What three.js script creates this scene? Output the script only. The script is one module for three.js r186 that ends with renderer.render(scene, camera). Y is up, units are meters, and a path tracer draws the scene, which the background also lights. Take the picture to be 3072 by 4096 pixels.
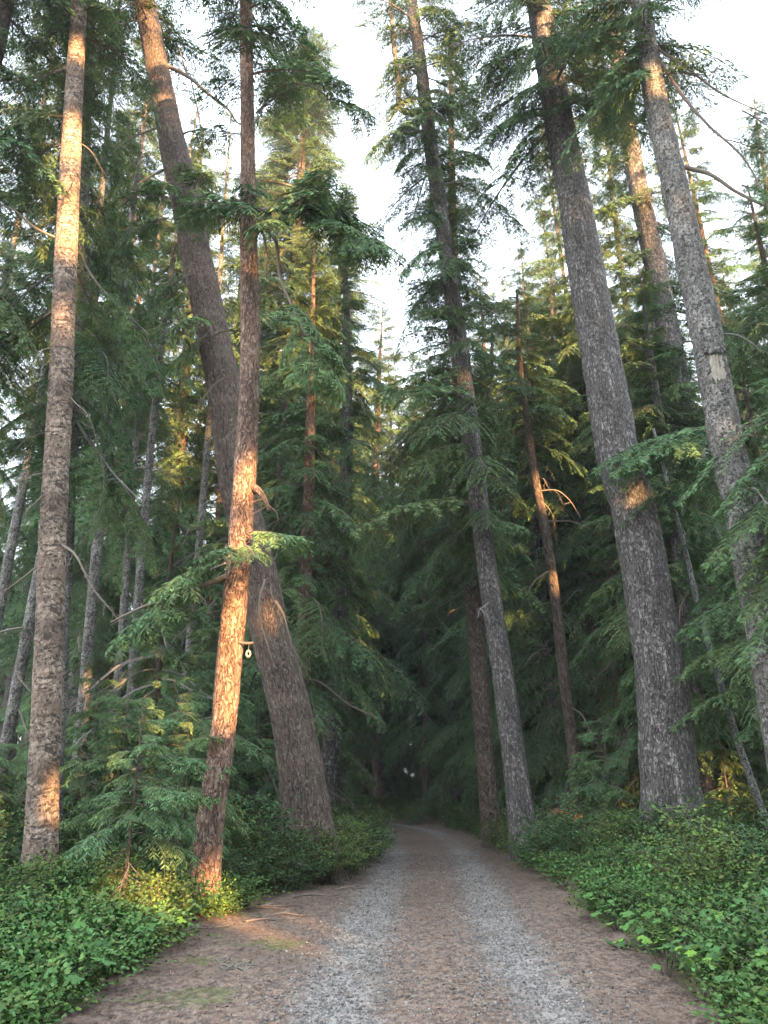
import * as THREE from 'three';
import { mergeGeometries } from 'three/addons/utils/BufferGeometryUtils.js';

// ---------------------------------------------------------------- camera, sky, sun, exposure
const scene = new THREE.Scene();
const camera = new THREE.PerspectiveCamera(67.0, 0.75, 0.1, 600);
camera.position.set(0, 1.6, 0);
camera.lookAt(0, 1.6 + Math.tan(THREE.MathUtils.degToRad(19)), -1);

const renderer = new THREE.WebGLRenderer();
renderer.toneMapping = THREE.LinearToneMapping;
renderer.toneMappingExposure = 10.4;
renderer.shadowMap.enabled = true;

const SUN = new THREE.Vector3(0.5, 0.215, 0.866).normalize();      // low evening sun behind the viewer, over the bank
{
  const W = 256, H = 128, d = new Float32Array(W * H * 4);          // clear pale evening air: whiter low down, bluer overhead
  for (let j = 0; j < H; j++) {
    const el = Math.max(0, Math.sin(((j + 0.5) / H - 0.5) * Math.PI)), k = Math.pow(1 - el, 2.2);
    for (let i = 0; i < W; i++) {
      const o = (j * W + i) * 4;
      d[o] = 0.44 + 0.11 * k; d[o + 1] = 0.505 + 0.065 * k; d[o + 2] = 0.595; d[o + 3] = 1;
    }
  }
  const sky = new THREE.DataTexture(d, W, H, THREE.RGBAFormat, THREE.FloatType);
  sky.mapping = THREE.EquirectangularReflectionMapping; sky.magFilter = THREE.LinearFilter; sky.needsUpdate = true;
  scene.background = sky; scene.environment = sky;
}
const sun = new THREE.DirectionalLight(new THREE.Color().setRGB(1.0, 0.57, 0.24), 4.3);
sun.name = 'sun';
sun.target.position.set(0, 4, -14); sun.position.copy(SUN).multiplyScalar(150).add(sun.target.position);
sun.castShadow = true; sun.shadow.mapSize.set(4096, 4096); sun.shadow.radius = 1.1;
Object.assign(sun.shadow.camera, { left: -60, right: 60, top: 60, bottom: -60, near: 1, far: 320 });
scene.add(sun, sun.target);
scene.fog = new THREE.FogExp2(new THREE.Color().setRGB(0.86, 0.93, 0.95), 0.0006);                 // thin evening haze between the trees

// ---------------------------------------------------------------- helpers
const V = (x = 0, y = 0, z = 0) => new THREE.Vector3(x, y, z);
const rng = (s) => { let a = (s * 2654435761) >>> 0; return () => { a = (a + 0x6d2b79f5) | 0; let t = Math.imul(a ^ (a >>> 15), 1 | a); t = (t + Math.imul(t ^ (t >>> 7), 61 | t)) ^ t; return ((t ^ (t >>> 14)) >>> 0) / 4294967296; }; };
const lerp = THREE.MathUtils.lerp, clamp = THREE.MathUtils.clamp;
const sstep = (a, b, x) => { const t = clamp((x - a) / (b - a), 0, 1); return t * t * (3 - 2 * t); };
const hash2 = (x, y, s) => { let h = (Math.imul(x, 374761393) + Math.imul(y, 668265263) + Math.imul(s, 2246822519)) | 0; h = Math.imul(h ^ (h >>> 13), 1274126177); return ((h ^ (h >>> 16)) >>> 0) / 4294967296; };
const mod = (a, n) => ((a % n) + n) % n;
const NT = new Float32Array(65536); for (let i = 0; i < 65536; i++) NT[i] = hash2(i, i * 7 + 1, 99);
function vnoise(x, y, px, py, s) {                                   // value noise that repeats every px, py cells
  const ix = Math.floor(x), iy = Math.floor(y), fx = x - ix, fy = y - iy, u = fx * fx * (3 - 2 * fx), v = fy * fy * (3 - 2 * fy), k = s * 8191;
  let x0 = ix % px; if (x0 < 0) x0 += px; let x1 = x0 + 1; if (x1 === px) x1 = 0; let y0 = iy % py; if (y0 < 0) y0 += py; let y1 = y0 + 1; if (y1 === py) y1 = 0;
  x0 = Math.imul(x0, 15731); x1 = Math.imul(x1, 15731); y0 = Math.imul(y0, 789221) + k; y1 = Math.imul(y1, 789221) + k;
  const a = NT[(x0 + y0) & 65535], b = NT[(x1 + y0) & 65535], c = NT[(x0 + y1) & 65535], d = NT[(x1 + y1) & 65535];
  return (a + (b - a) * u) * (1 - v) + (c + (d - c) * u) * v;
}
const fbm = (x, y, px, py, s, n = 4) => { let a = 0, w = 0.5; for (let i = 0; i < n; i++, w *= 0.5) { a += w * vnoise(x, y, px, py, s + i); x *= 2; y *= 2; px *= 2; py *= 2; } return a / (1 - Math.pow(0.5, n)); };
const names = new Map();
const numbered = (n) => { const k = names.get(n) ?? 0; names.set(n, k + 1); return k ? `${n}_${String(k).padStart(3, '0')}` : n; };
function tag(o, label, category, group, kind) { Object.assign(o.userData, { label, category }); if (group) o.userData.group = group; if (kind) o.userData.kind = kind; return o; }
function thing(name, label, category, pos, turn = 0, group) {
  const o = new THREE.Group(); o.name = numbered(name); o.position.copy(pos); o.rotation.y = turn; scene.add(o); return tag(o, label, category, group);
}
function part(name, geo, mat, parent, kind) {
  const m = new THREE.Mesh(geo, mat); m.name = name; m.castShadow = m.receiveShadow = true; if (kind) m.userData.kind = kind; parent.add(m); return m;
}
function structure(name, geo, mat) { const m = part(name, geo, mat, scene, 'structure'); tag(m, ...arguments[3]); return m; }
function copies(name, geo, mat, mats, colors, parent) {
  const m = new THREE.InstancedMesh(geo, mat, mats.length); m.name = name; m.castShadow = m.receiveShadow = true; m.userData.kind = 'stuff';
  mats.forEach((x, i) => { m.setMatrixAt(i, x); if (colors) m.setColorAt(i, colors[i]); }); parent.add(m); return m;
}
function texPair(w, h, rep, f) {                                     // f(u, v) -> [r, g, b (linear), height]
  const c = new Uint8Array(w * h * 4), b = new Uint8Array(w * h * 4), enc = (x) => Math.round(255 * clamp(x <= 0.0031308 ? 12.92 * x : 1.055 * Math.pow(x, 1 / 2.4) - 0.055, 0, 1));
  for (let j = 0; j < h; j++) for (let i = 0; i < w; i++) {
    const o = (j * w + i) * 4, [r, g, bl, ht] = f((i + 0.5) / w, (j + 0.5) / h);
    c[o] = enc(r); c[o + 1] = enc(g); c[o + 2] = enc(bl); c[o + 3] = b[o + 3] = 255; b[o] = b[o + 1] = b[o + 2] = Math.round(255 * clamp(ht, 0, 1));
  }
  return [c, b].map((d, k) => { const t = new THREE.DataTexture(d, w, h); t.magFilter = THREE.LinearFilter; t.wrapS = t.wrapT = rep ? THREE.RepeatWrapping : THREE.ClampToEdgeWrapping; if (!k) t.colorSpace = THREE.SRGBColorSpace; t.needsUpdate = true; return t; });
}
const mix3 = (a, b, t) => [lerp(a[0], b[0], t), lerp(a[1], b[1], t), lerp(a[2], b[2], t)];
const simple = (r, g, b, rough = 0.9) => { const m = new THREE.MeshStandardMaterial({ roughness: rough }); m.color.setRGB(r, g, b); return m; };

// ---------------------------------------------------------------- ground and road
const roadC = new THREE.CatmullRomCurve3([[0.25, 14], [0.3, 4], [0.35, -3], [0.4, -6.2], [0.55, -10], [0.85, -16], [1.0, -22], [0.7, -27], [-0.4, -31], [-2.6, -34], [-6, -36.5], [-11, -38], [-18, -38.5]].map(([x, z]) => V(x, 0, z)));
const roadPts = roadC.getSpacedPoints(240);
const leftW = (z) => z < -14 ? lerp(1.05, 1.45, clamp((z + 21) / 7, 0, 1)) : lerp(1.45, 2.55, clamp((z + 14) / 4.2, 0, 1)), rightW = (z) => lerp(1.35, 1.85, sstep(-22, -8, z));
function roadDist(x, z) {                                             // signed sideways distance from the road's centre line
  let best = 1e9, k = 0;
  for (let i = 0; i < roadPts.length; i++) { const p = roadPts[i], d = (p.x - x) ** 2 + (p.z - z) ** 2; if (d < best) { best = d; k = i; } }
  const a = roadPts[Math.max(0, k - 1)], b = roadPts[Math.min(roadPts.length - 1, k + 1)];
  const side = (b.x - a.x) * (z - a.z) - (b.z - a.z) * (x - a.x);
  return Math.sqrt(best) * Math.sign(side || 1);
}
function groundY(x, z) {
  const d = roadDist(x, z), w = d > 0 ? rightW(z) : leftW(z), e = Math.abs(d) - w;
  let y = 0;
  if (e > -0.3) y += (d > 0 ? 0.34 : 0.16) * sstep(-0.3, 2.2, e) + 0.3 * sstep(2, 14, e) + (fbm(x * 0.5 + 100, z * 0.5 + 100, 512, 512, 3, 3) - 0.5) * 0.35 * sstep(0, 2, e);
  y += 0.9 * sstep(-30, -75, z) + (fbm(x * 1.7 + 90, z * 1.7 + 90, 512, 512, 5, 3) - 0.5) * 0.03;
  return y;
}
const tracks = (d) => Math.exp(-(((Math.abs(d - 0.02) - 0.76) / 0.36) ** 2));
const LITTER = [[0.12, 0.08, 0.056], [0.215, 0.155, 0.112], [0.056, 0.037, 0.027]], STONE = [0.2, 0.188, 0.17], MOSS = [0.075, 0.085, 0.022];
const mossSpots = [[-1.11, -8.78, 0.42, 0.35], [-1.55, -6.8, 0.5, 0.3], [-1.7, -8.0, 0.25, 0.2], [-1.95, -10.6, 0.5, 0.3]];
{
  // the road: one strip along its centre line; u runs across (-3.2 .. 3.2 m), v along its length
  const n = 420, m = 56, L = roadC.getLength(), pos = [], uv = [], idx = [];
  const P = roadC.getSpacedPoints(n);
  for (let i = 0; i <= n; i++) {
    const a = P[Math.max(0, i - 1)], b = P[Math.min(n, i + 1)], tx = b.x - a.x, tz = b.z - a.z, l = Math.hypot(tx, tz), nx = -tz / l, nz = tx / l;
    for (let j = 0; j <= m; j++) {
      let t = j / m; const z = P[i].z, lw = leftW(z) + 0.25 + 0.35 * (fbm(i * 0.13, 3, 512, 512, 21, 3) - 0.5), rw = rightW(z) + 0.25 + 0.35 * (fbm(i * 0.13, 9, 512, 512, 22, 3) - 0.5);
      const d = lerp(-lw, rw, t), x = P[i].x + nx * d, zz = P[i].z + nz * d;
      const edge = Math.min(j, m - j) === 0 ? -0.03 : 0.008;
      pos.push(x, groundY(x, zz) + edge - 0.025 * tracks(d) + 0.012 * (fbm(x * 6 + 50, zz * 6 + 50, 1024, 1024, 31, 3) - 0.5), zz);
      uv.push(d / 6.4 + 0.5, (i / n) * L / 44);
    }
  }
  for (let i = 0; i < n; i++) for (let j = 0; j < m; j++) { const a = i * (m + 1) + j, b = a + m + 1; idx.push(a, a + 1, b, b, a + 1, b + 1); }
  const g = new THREE.BufferGeometry(); g.setAttribute('position', new THREE.Float32BufferAttribute(pos, 3)); g.setAttribute('uv', new THREE.Float32BufferAttribute(uv, 2)); g.setIndex(idx); g.computeVertexNormals();
  if (g.attributes.normal.getY(500) < 0) { g.index.array.reverse(); g.computeVertexNormals(); }
  const [c, b] = texPair(1024, 2048, true, (u, v) => {
    const d = (u - 0.5) * 6.4, s = v * 44, p = P[Math.round(clamp(s / L, 0, 1) * n)], x = p.x + d, z = p.z;
    const warp = (fbm(d * 1.3 + 20, s * 0.5, 512, 512, 41, 4) - 0.5) * 0.75;
    let k = sstep(0.2, 1.0, tracks(d + warp * 0.4) + warp * 0.35 + (fbm(d * 9, s * 7, 512, 1024, 43, 3) - 0.5) * 0.5);
    k *= 0.78; k *= 1 - 0.65 * sstep(-19, -22, z) * sstep(-26, -23, z);
    const f = hash2(Math.floor(u * 1024), Math.floor(v * 2048), 5), f2 = fbm(d * 24 + 40, s * 18, 1024, 2048, 47, 3), f3 = fbm(d * 0.9 + 9, s * 0.6, 512, 512, 48, 3);
    let col = mix3(mix3(LITTER[2], LITTER[0], sstep(0.35, 0.55, f2)), LITTER[1], sstep(0.55, 0.85, f * 0.7 + f2 * 0.4));
    col = mix3(col, [0.085, 0.055, 0.035], sstep(0.5, 0.7, f3) * 0.5);
    const g2 = 0.35 + 1.15 * f2 + 0.7 * (f - 0.5);
    col = mix3(col, STONE.map((q) => q * g2), k);
    for (const [mx, mz, ra, rb] of mossSpots) { const q = ((x - mx) / ra) ** 2 + ((z - mz) / rb) ** 2 + (fbm(d * 9 + 7, s * 9, 512, 512, 51, 4) - 0.5) * 3.4 + (f2 - 0.5) * 1.6; col = mix3(col, MOSS.map((y) => y * (0.5 + 1.0 * f2)), 0.75 * sstep(0.9, 0.2, q)); }
    return [...col, 0.25 + 0.5 * f2 + 0.25 * f];
  });
  structure('road', g, new THREE.MeshStandardMaterial({ map: c, bumpMap: b, bumpScale: 0.012, roughness: 0.95 }), ['single-lane gravel forest road with two pale wheel tracks and brown needle litter', 'road']);
}
{
  const pos = [], uv = [], idx = [], xs = [], zs = [];
  const spread = (a, b, n, pw) => { const r = []; for (let i = 0; i <= n; i++) { const t = i / n * 2 - 1; r.push((a + b) / 2 + (b - a) / 2 * Math.sign(t) * Math.pow(Math.abs(t), pw)); } return r; };
  xs.push(...spread(-220, 220, 150, 2.2)); zs.push(...spread(-300, 270, 170, 2.0));
  for (const z of zs) for (const x of xs) { const d = roadDist(x, z), e = Math.abs(d) - (d > 0 ? rightW(z) : leftW(z)); pos.push(x, groundY(x, z) - 0.012 - 0.12 * sstep(0.1, -0.5, e), z); uv.push(x / 3, z / 3); }
  const n = xs.length;
  for (let j = 0; j < zs.length - 1; j++) for (let i = 0; i < n - 1; i++) { const a = j * n + i, b = a + n; idx.push(a, b, a + 1, b, b + 1, a + 1); }
  const g = new THREE.BufferGeometry(); g.setAttribute('position', new THREE.Float32BufferAttribute(pos, 3)); g.setAttribute('uv', new THREE.Float32BufferAttribute(uv, 2)); g.setIndex(idx); g.computeVertexNormals();
  const [c, b] = texPair(512, 512, true, (u, v) => {
    const f2 = fbm(u * 48, v * 48, 48, 48, 61, 4), f = hash2(Math.floor(u * 512), Math.floor(v * 512), 6), f3 = fbm(u * 5, v * 5, 5, 5, 63, 4);
    let col = mix3(mix3(LITTER[2], LITTER[0], sstep(0.3, 0.6, f2)), LITTER[1], sstep(0.7, 1.0, f * 0.7 + f2 * 0.4));
    col = mix3(col, MOSS.map((q) => q * (0.5 + f2)), 0.8 * sstep(0.5, 0.62, f3));
    return [...col, 0.3 + 0.5 * f2 + 0.2 * f];
  });
  structure('ground', g, new THREE.MeshStandardMaterial({ map: c, bumpMap: b, bumpScale: 0.02, roughness: 1 }), ['brown needle-strewn forest floor with patches of moss', 'ground']);
}

// ---------------------------------------------------------------- bark
function barkMat(kind, seed) {
  const pal = {
    furrowed: { crack: [0.03, 0.026, 0.023], plate: [0.115, 0.1, 0.09], flake: [0.27, 0.25, 0.23] },
    brown: { crack: [0.035, 0.024, 0.018], plate: [0.125, 0.085, 0.065], flake: [0.22, 0.165, 0.135] },
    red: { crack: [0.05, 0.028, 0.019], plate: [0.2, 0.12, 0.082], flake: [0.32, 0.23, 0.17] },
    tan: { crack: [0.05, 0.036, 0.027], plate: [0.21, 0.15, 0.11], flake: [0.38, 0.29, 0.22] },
    lichen: { crack: [0.03, 0.026, 0.022], plate: [0.13, 0.118, 0.102], flake: [0.27, 0.255, 0.225] },
    white: { crack: [0.04, 0.036, 0.032], plate: [0.34, 0.33, 0.3], flake: [0.52, 0.51, 0.48] },
  }[kind];
  const W = kind === 'white' ? 256 : 512, H = W * 2, net = (x, w) => sstep(0, w, Math.abs(x - 0.5));
  const [c, b] = texPair(W, H, true, (u, v) => {                       // one tile = 1 m x 2 m
    const w1 = vnoise(u * 7, v * 14, 7, 14, seed) - 0.5, w2 = vnoise(u * 7, v * 14, 7, 14, seed + 3) - 0.5;
    const fine = fbm(u * 100, v * 130, 100, 130, seed + 5, 2), blot = fbm(u * 6, v * 10, 6, 10, seed + 8, 4), speck = fbm(u * 34, v * 38, 34, 38, seed + 11, 3);
    const cr = net(fbm(u * 30 + w1 * 1.6, v * 15 + w2, 30, 15, seed + 1, 3), 0.085), cr2 = net(fbm(u * 62 + w2 * 2, v * 40 + w1 * 2, 62, 40, seed + 2, 2), 0.12);
    const k = (0.72 + 0.56 * fine) * (0.62 + 0.76 * fbm(u * 3, v * 4, 3, 4, seed + 29, 3));
    if (kind === 'lichen' || kind === 'tan' || kind === 'white') {
      const dash = sstep(0.53, 0.6, fbm(u * 20 + w2, v * 74 + w1 * 3, 20, 74, seed + 17, 3) * 0.8 + 0.2 * blot);      // dark rough rings
      const band = sstep(0.48, 0.62, fbm(u * 2 + w1 * 0.4, v * 8 + w1, 2, 8, seed + 19, 3) + 0.25 * (speck - 0.5));
      const rough = Math.max(dash * 0.9, band * (kind === 'tan' ? 0.85 : 0.5));
      let col = mix3(pal.plate, pal.flake, sstep(0.4, 0.62, blot * 0.5 + speck * 0.5));
      col = mix3(col, mix3(pal.crack, pal.plate, sstep(0.4, 0.75, speck) * cr), rough);
      col = mix3(pal.crack, col, 0.4 + 0.6 * cr2);
      return [col[0] * k, col[1] * k, col[2] * k, 0.3 * cr * cr2 + 0.25 * speck + 0.45 * (1 - rough)];
    }
    let col = mix3(pal.plate, pal.flake, sstep(0.5, 0.68, speck * 0.75 + 0.25 * blot + 0.08 * w1));
    col = mix3(pal.crack, col, (0.1 + 0.9 * cr) * (0.45 + 0.55 * cr2));
    if (kind === 'brown') col = mix3(col, [0.06, 0.07, 0.022], 0.45 * sstep(0.58, 0.68, blot * 0.7 + 0.3 * speck));           // moss in flecks
    return [col[0] * k, col[1] * k, col[2] * k, 0.6 * cr + 0.22 * cr2 + 0.18 * speck];
  });
  return new THREE.MeshStandardMaterial({ map: c, bumpMap: b, bumpScale: kind === 'lichen' || kind === 'tan' ? 0.025 : 0.04, roughness: 0.95 });
}
const bark = { furrowed: barkMat('furrowed', 11), brown: barkMat('brown', 23), red: barkMat('red', 37), tan: barkMat('tan', 51), lichen: barkMat('lichen', 67), white: barkMat('white', 83) };
const M = {
  twig: simple(0.13, 0.1, 0.078), dead: simple(0.17, 0.135, 0.105), greyTwig: simple(0.24, 0.22, 0.2), stem: simple(0.075, 0.07, 0.04), rawWood: simple(0.4, 0.35, 0.28, 0.8), lichenTwig: simple(0.15, 0.15, 0.12),
};
const leafMat = (r, g, b, rough = 0.85) => { const m = new THREE.MeshPhysicalMaterial({ roughness: rough, side: THREE.DoubleSide, vertexColors: true, specularIntensity: 0.35 }); m.color.setRGB(r, g, b); return m; };
M.needle = leafMat(0.08, 0.15, 0.061, 0.8);
M.shrub = leafMat(0.066, 0.135, 0.04);
M.branchWood = simple(0.12, 0.095, 0.075); M.branchWood.vertexColors = true;

// a round trunk or limb along pts with radii; surface pushed in and out by noise; uv in metres
function limb(pts, radii, o = {}) {
  const { seg = 24, rings = 60, rough = 0.02, flare = 0, seed = 1, cap = true, tileU = 1, tileV = 2 } = o;
  const curve = pts.length > 2 ? new THREE.CatmullRomCurve3(pts, false, 'centripetal') : new THREE.LineCurve3(pts[0], pts[1]);
  const L = curve.getLength(), P = curve.getSpacedPoints(rings), pos = [], uv = [], idx = [];
  const lens = [0]; for (let i = 1; i < pts.length; i++) lens.push(lens[i - 1] + pts[i].distanceTo(pts[i - 1]));
  const rad = (s) => { const q = s * lens[lens.length - 1]; let i = 1; while (i < lens.length - 1 && lens[i] < q) i++; return lerp(radii[i - 1], radii[i], clamp((q - lens[i - 1]) / (lens[i] - lens[i - 1]), 0, 1)); };
  const r0 = Math.max(...radii), rep = Math.max(1, Math.round(2 * Math.PI * r0 * 0.8 / tileU));
  let ref = V(0, 0, 1); if (Math.abs(pts[pts.length - 1].clone().sub(pts[0]).normalize().z) > 0.9) ref = V(0, 1, 0);
  for (let i = 0; i <= rings; i++) {
    const s = i / rings, t = P[Math.min(rings, i + 1)].clone().sub(P[Math.max(0, i - 1)]).normalize(), a = V().crossVectors(ref, t).normalize(), b = V().crossVectors(t, a);
    const h = s * L, r = rad(s);
    for (let j = 0; j <= seg; j++) {
      const th = j / seg * Math.PI * 2, cx = Math.cos(th), sx = Math.sin(th);
      let k = 1 + rough * 2.2 * (0.5 - Math.abs(fbm(j / seg * 14 + 1.4 * vnoise(j / seg * 5, h * 1.6, 5, 4096, seed + 9), h * 0.9, 14, 4096, seed + 7, 2) - 0.5) * 4) * (seg > 30 ? 0.55 : 0) + rough * 3.2 * (fbm(j / seg * 6, h * 1.1, 6, 4096, seed, 3) - 0.5) + rough * 2.4 * (fbm(j / seg * 24, h * 6, 24, 4096, seed + 5, 2) - 0.5);
      if (flare) k += flare * Math.exp(-h / 0.45) * (0.55 + 0.9 * Math.pow(0.5 + 0.5 * Math.sin(th * 5 + seed + 1.3 * Math.sin(th * 2 + seed)), 2));
      pos.push(P[i].x + (a.x * cx + b.x * sx) * r * k, P[i].y + (a.y * cx + b.y * sx) * r * k, P[i].z + (a.z * cx + b.z * sx) * r * k);
      uv.push(j / seg * rep, h / tileV);
    }
  }
  for (let i = 0; i < rings; i++) for (let j = 0; j < seg; j++) { const q = i * (seg + 1) + j, w = q + seg + 1; idx.push(q, q + 1, w, w, q + 1, w + 1); }
  if (cap) { const k = pos.length / 3, e = P[rings]; pos.push(e.x, e.y, e.z); uv.push(0.5, L / tileV); for (let j = 0; j < seg; j++) { const q = rings * (seg + 1) + j; idx.push(q, q + 1, k); } }
  const g = new THREE.BufferGeometry(); g.setAttribute('position', new THREE.Float32BufferAttribute(pos, 3)); g.setAttribute('uv', new THREE.Float32BufferAttribute(uv, 2)); g.setIndex(idx); g.computeVertexNormals();
  const nn = g.attributes.normal;                                       // weld the seam's shading
  for (let i = 0; i <= rings; i++) { const q = i * (seg + 1), w = q + seg; for (const c of ['X', 'Y', 'Z']) { const s = (nn['get' + c](q) + nn['get' + c](w)) / 2; nn['set' + c](q, s); nn['set' + c](w, s); } }
  return g;
}

// ---------------------------------------------------------------- boughs: woody axis, branchlets and needle-covered twigs
class Soup {                                                            // plain triangles with a colour each
  constructor() { this.p = []; this.c = []; }
  tri(a, b, c, col) { for (const v of [a, b, c]) { this.p.push(v.x, v.y, v.z); this.c.push(...col); } }
  rod(a, b, r0, r1, col = [1, 1, 1]) {
    const d = b.clone().sub(a).normalize(), u = V().crossVectors(d, Math.abs(d.y) > 0.9 ? V(1, 0, 0) : V(0, 1, 0)).normalize(), w = V().crossVectors(d, u), A = [], B = [];
    for (let k = 0; k < 3; k++) { const q = k * 2.0944, e = u.clone().multiplyScalar(Math.cos(q)).addScaledVector(w, Math.sin(q)); A.push(a.clone().addScaledVector(e, r0)); B.push(b.clone().addScaledVector(e, r1)); }
    for (let k = 0; k < 3; k++) { const n = (k + 1) % 3; this.tri(A[k], A[n], B[k], col); this.tri(B[k], A[n], B[n], col); }
  }
  blade(p, d, side, l, w, col, at = 0.4) {
    const m = p.clone().addScaledVector(d, l * at), t = p.clone().addScaledVector(d, l), a = m.clone().addScaledVector(side, w / 2), b = m.addScaledVector(side, -w / 2);
    this.tri(p, a, t, col); this.tri(p, t, b, col);
  }
  geo() { const g = new THREE.BufferGeometry(); g.setAttribute('position', new THREE.Float32BufferAttribute(this.p, 3)); g.setAttribute('color', new THREE.Float32BufferAttribute(this.c, 3)); g.computeVertexNormals(); return g; }
}
function two(wood, leaf) {                                              // one geometry, material 0 the wood, material 1 the needles
  const a = wood.geo(), b = leaf.geo(), g = mergeGeometries([a, b], false);
  g.clearGroups(); g.addGroup(0, a.attributes.position.count, 0); g.addGroup(a.attributes.position.count, b.attributes.position.count, 1); return g;
}
function bough(seed, L, { droop = 0.35, rise = 0.05, wide = 0.36, gap = 0.085, bare = 0.1 } = {}) {
  const R = rng(seed), wood = new Soup(), leaf = new Soup(), sway = (R() - 0.5) * 0.2;
  const axis = (s) => V(s * L * (1 - 0.1 * droop * s), L * (rise * s - droop * s * s), sway * L * s * s);
  const N = 8; for (let i = 0; i < N; i++) wood.rod(axis(i / N), axis((i + 1) / N), 0.011 * L * (1 - i / N) + 0.003, 0.011 * L * (1 - (i + 1) / N) + 0.0025);
  const twig = (p, d, up, len, tone) => {
    const roll = (R() - 0.5) * 2.2, side = V().crossVectors(d, up).normalize().applyAxisAngle(d, roll), c = tone * (0.75 + 0.5 * R()), y = R() < 0.12 ? 1.35 : 1;
    leaf.blade(p, d, side, len, 0.012 + 0.011 * R(), [c * y, c, c * (y > 1 ? 0.7 : 1)]);
  };
  const count = Math.round(L / gap);
  for (let i = 0; i < count; i++) for (const sd of [-1, 1]) {
    const s = bare + (1 - bare) * (i + R() * 0.8) / count; if (s > 0.995 || R() < 0.16) continue;
    const p = axis(s), t = axis(Math.min(1, s + 0.02)).sub(axis(s - 0.02)).normalize();
    const len = L * wide * (0.25 + 1.1 * Math.min(1, s * 3.2)) * Math.pow(1 - s, 0.62) * (0.35 + 0.95 * R()) + 0.06;
    const ang = 0.75 + 0.35 * R(), across = V().crossVectors(t, V(0, 1, 0)).normalize().multiplyScalar(sd);
    const d = t.clone().multiplyScalar(Math.cos(ang)).addScaledVector(across, Math.sin(ang)); d.y += (R() - 0.5) * 0.25; d.normalize();
    const dr = 0.25 + 0.5 * R(), at = (q) => p.clone().addScaledVector(d, len * q).add(V(0, -dr * len * q * q, 0));
    wood.rod(p, at(0.55), 0.0035, 0.0025); if (len > 0.3) wood.rod(at(0.55), at(1), 0.0025, 0.0012);
    const k = Math.max(2, Math.round(len / 0.034)), up = V(0, 1, 0).addScaledVector(across, 0.2);
    for (let j = 0; j < k; j++) {
      const q = (j + 0.4 + 0.5 * R()) / k, pp = at(q), td = at(Math.min(1, q + 0.05)).sub(at(q - 0.05)).normalize(), sx = V().crossVectors(td, up).normalize(), tl = (0.05 + 0.085 * (1 - q * 0.6)) * (0.7 + 0.6 * R());
      for (const e of [-1, 1]) { const a = 0.7 + 0.35 * R(), dd = td.clone().multiplyScalar(Math.cos(a)).addScaledVector(sx, e * Math.sin(a)); dd.y -= 0.1 + 0.25 * R(); twig(pp, dd.normalize(), up, tl, q > 0.75 ? 1.2 : 0.95); }
    }
    twig(at(0.92), at(1).sub(at(0.9)).normalize(), up, 0.1, 1.25);
  }
  twig(axis(0.98), axis(1).sub(axis(0.95)).normalize(), V(0, 1, 0), 0.12, 1.25);
  return two(wood, leaf);
}
const BOUGH = { s: [], m: [], l: [] };
for (let k = 0; k < 3; k++) {
  BOUGH.s.push(bough(101 + k, 0.9, { droop: 0.22, gap: 0.045, wide: 0.4, bare: 0.08 }));
  BOUGH.m.push(bough(201 + k, 1.8, { droop: 0.34 + 0.08 * k, gap: 0.056, wide: 0.36 }));
  BOUGH.l.push(bough(301 + k, 3.1, { droop: 0.36 + 0.07 * k, gap: 0.072, wide: 0.31, bare: 0.16 }));
}
function deadBough(seed, L) {                                           // needleless branch with thin hanging twigs
  const R = rng(seed), s = new Soup(), dr = 0.25 + 0.4 * R(), sw = (R() - 0.5) * 0.3, bend = R() * 6;
  const ax = (q) => V(q * L, -dr * L * q * q + 0.02 * L * Math.sin(q * 9 + bend), sw * L * q * q + 0.025 * L * Math.sin(q * 7 + bend * 2));
  for (let i = 0; i < 9; i++) s.rod(ax(i / 9), ax((i + 1) / 9), 0.013 * L * (1 - i / 9) + 0.003, 0.013 * L * (1 - (i + 1) / 9) + 0.002);
  for (let i = 0; i < 12 * L; i++) {
    const q = 0.2 + 0.8 * R(), p = ax(q), l = (0.14 + 0.4 * R()) * L * (1.1 - q), a = R() * 6.28, m = p.clone().add(V(l * 0.45, -l * 0.25 * R(), Math.sin(a) * l * 0.4)), e = m.clone().add(V(l * 0.3 * R(), -l * (0.2 + 0.5 * R()), Math.sin(a) * l * 0.2));
    s.rod(p, m, 0.0045, 0.003); s.rod(m, e, 0.003, 0.0015);
    for (let k = 0; k < 2; k++) { const u = m.clone().lerp(e, R()); s.rod(u, u.clone().add(V((R() - 0.3) * l * 0.4, -l * 0.3 * R(), (R() - 0.5) * l * 0.4)), 0.0025, 0.0012); }
  }
  return s.geo();
}
const DEAD = [0.7, 1.1, 1.5, 1.0, 0.5].map((l, k) => deadBough(401 + k, l));

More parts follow.
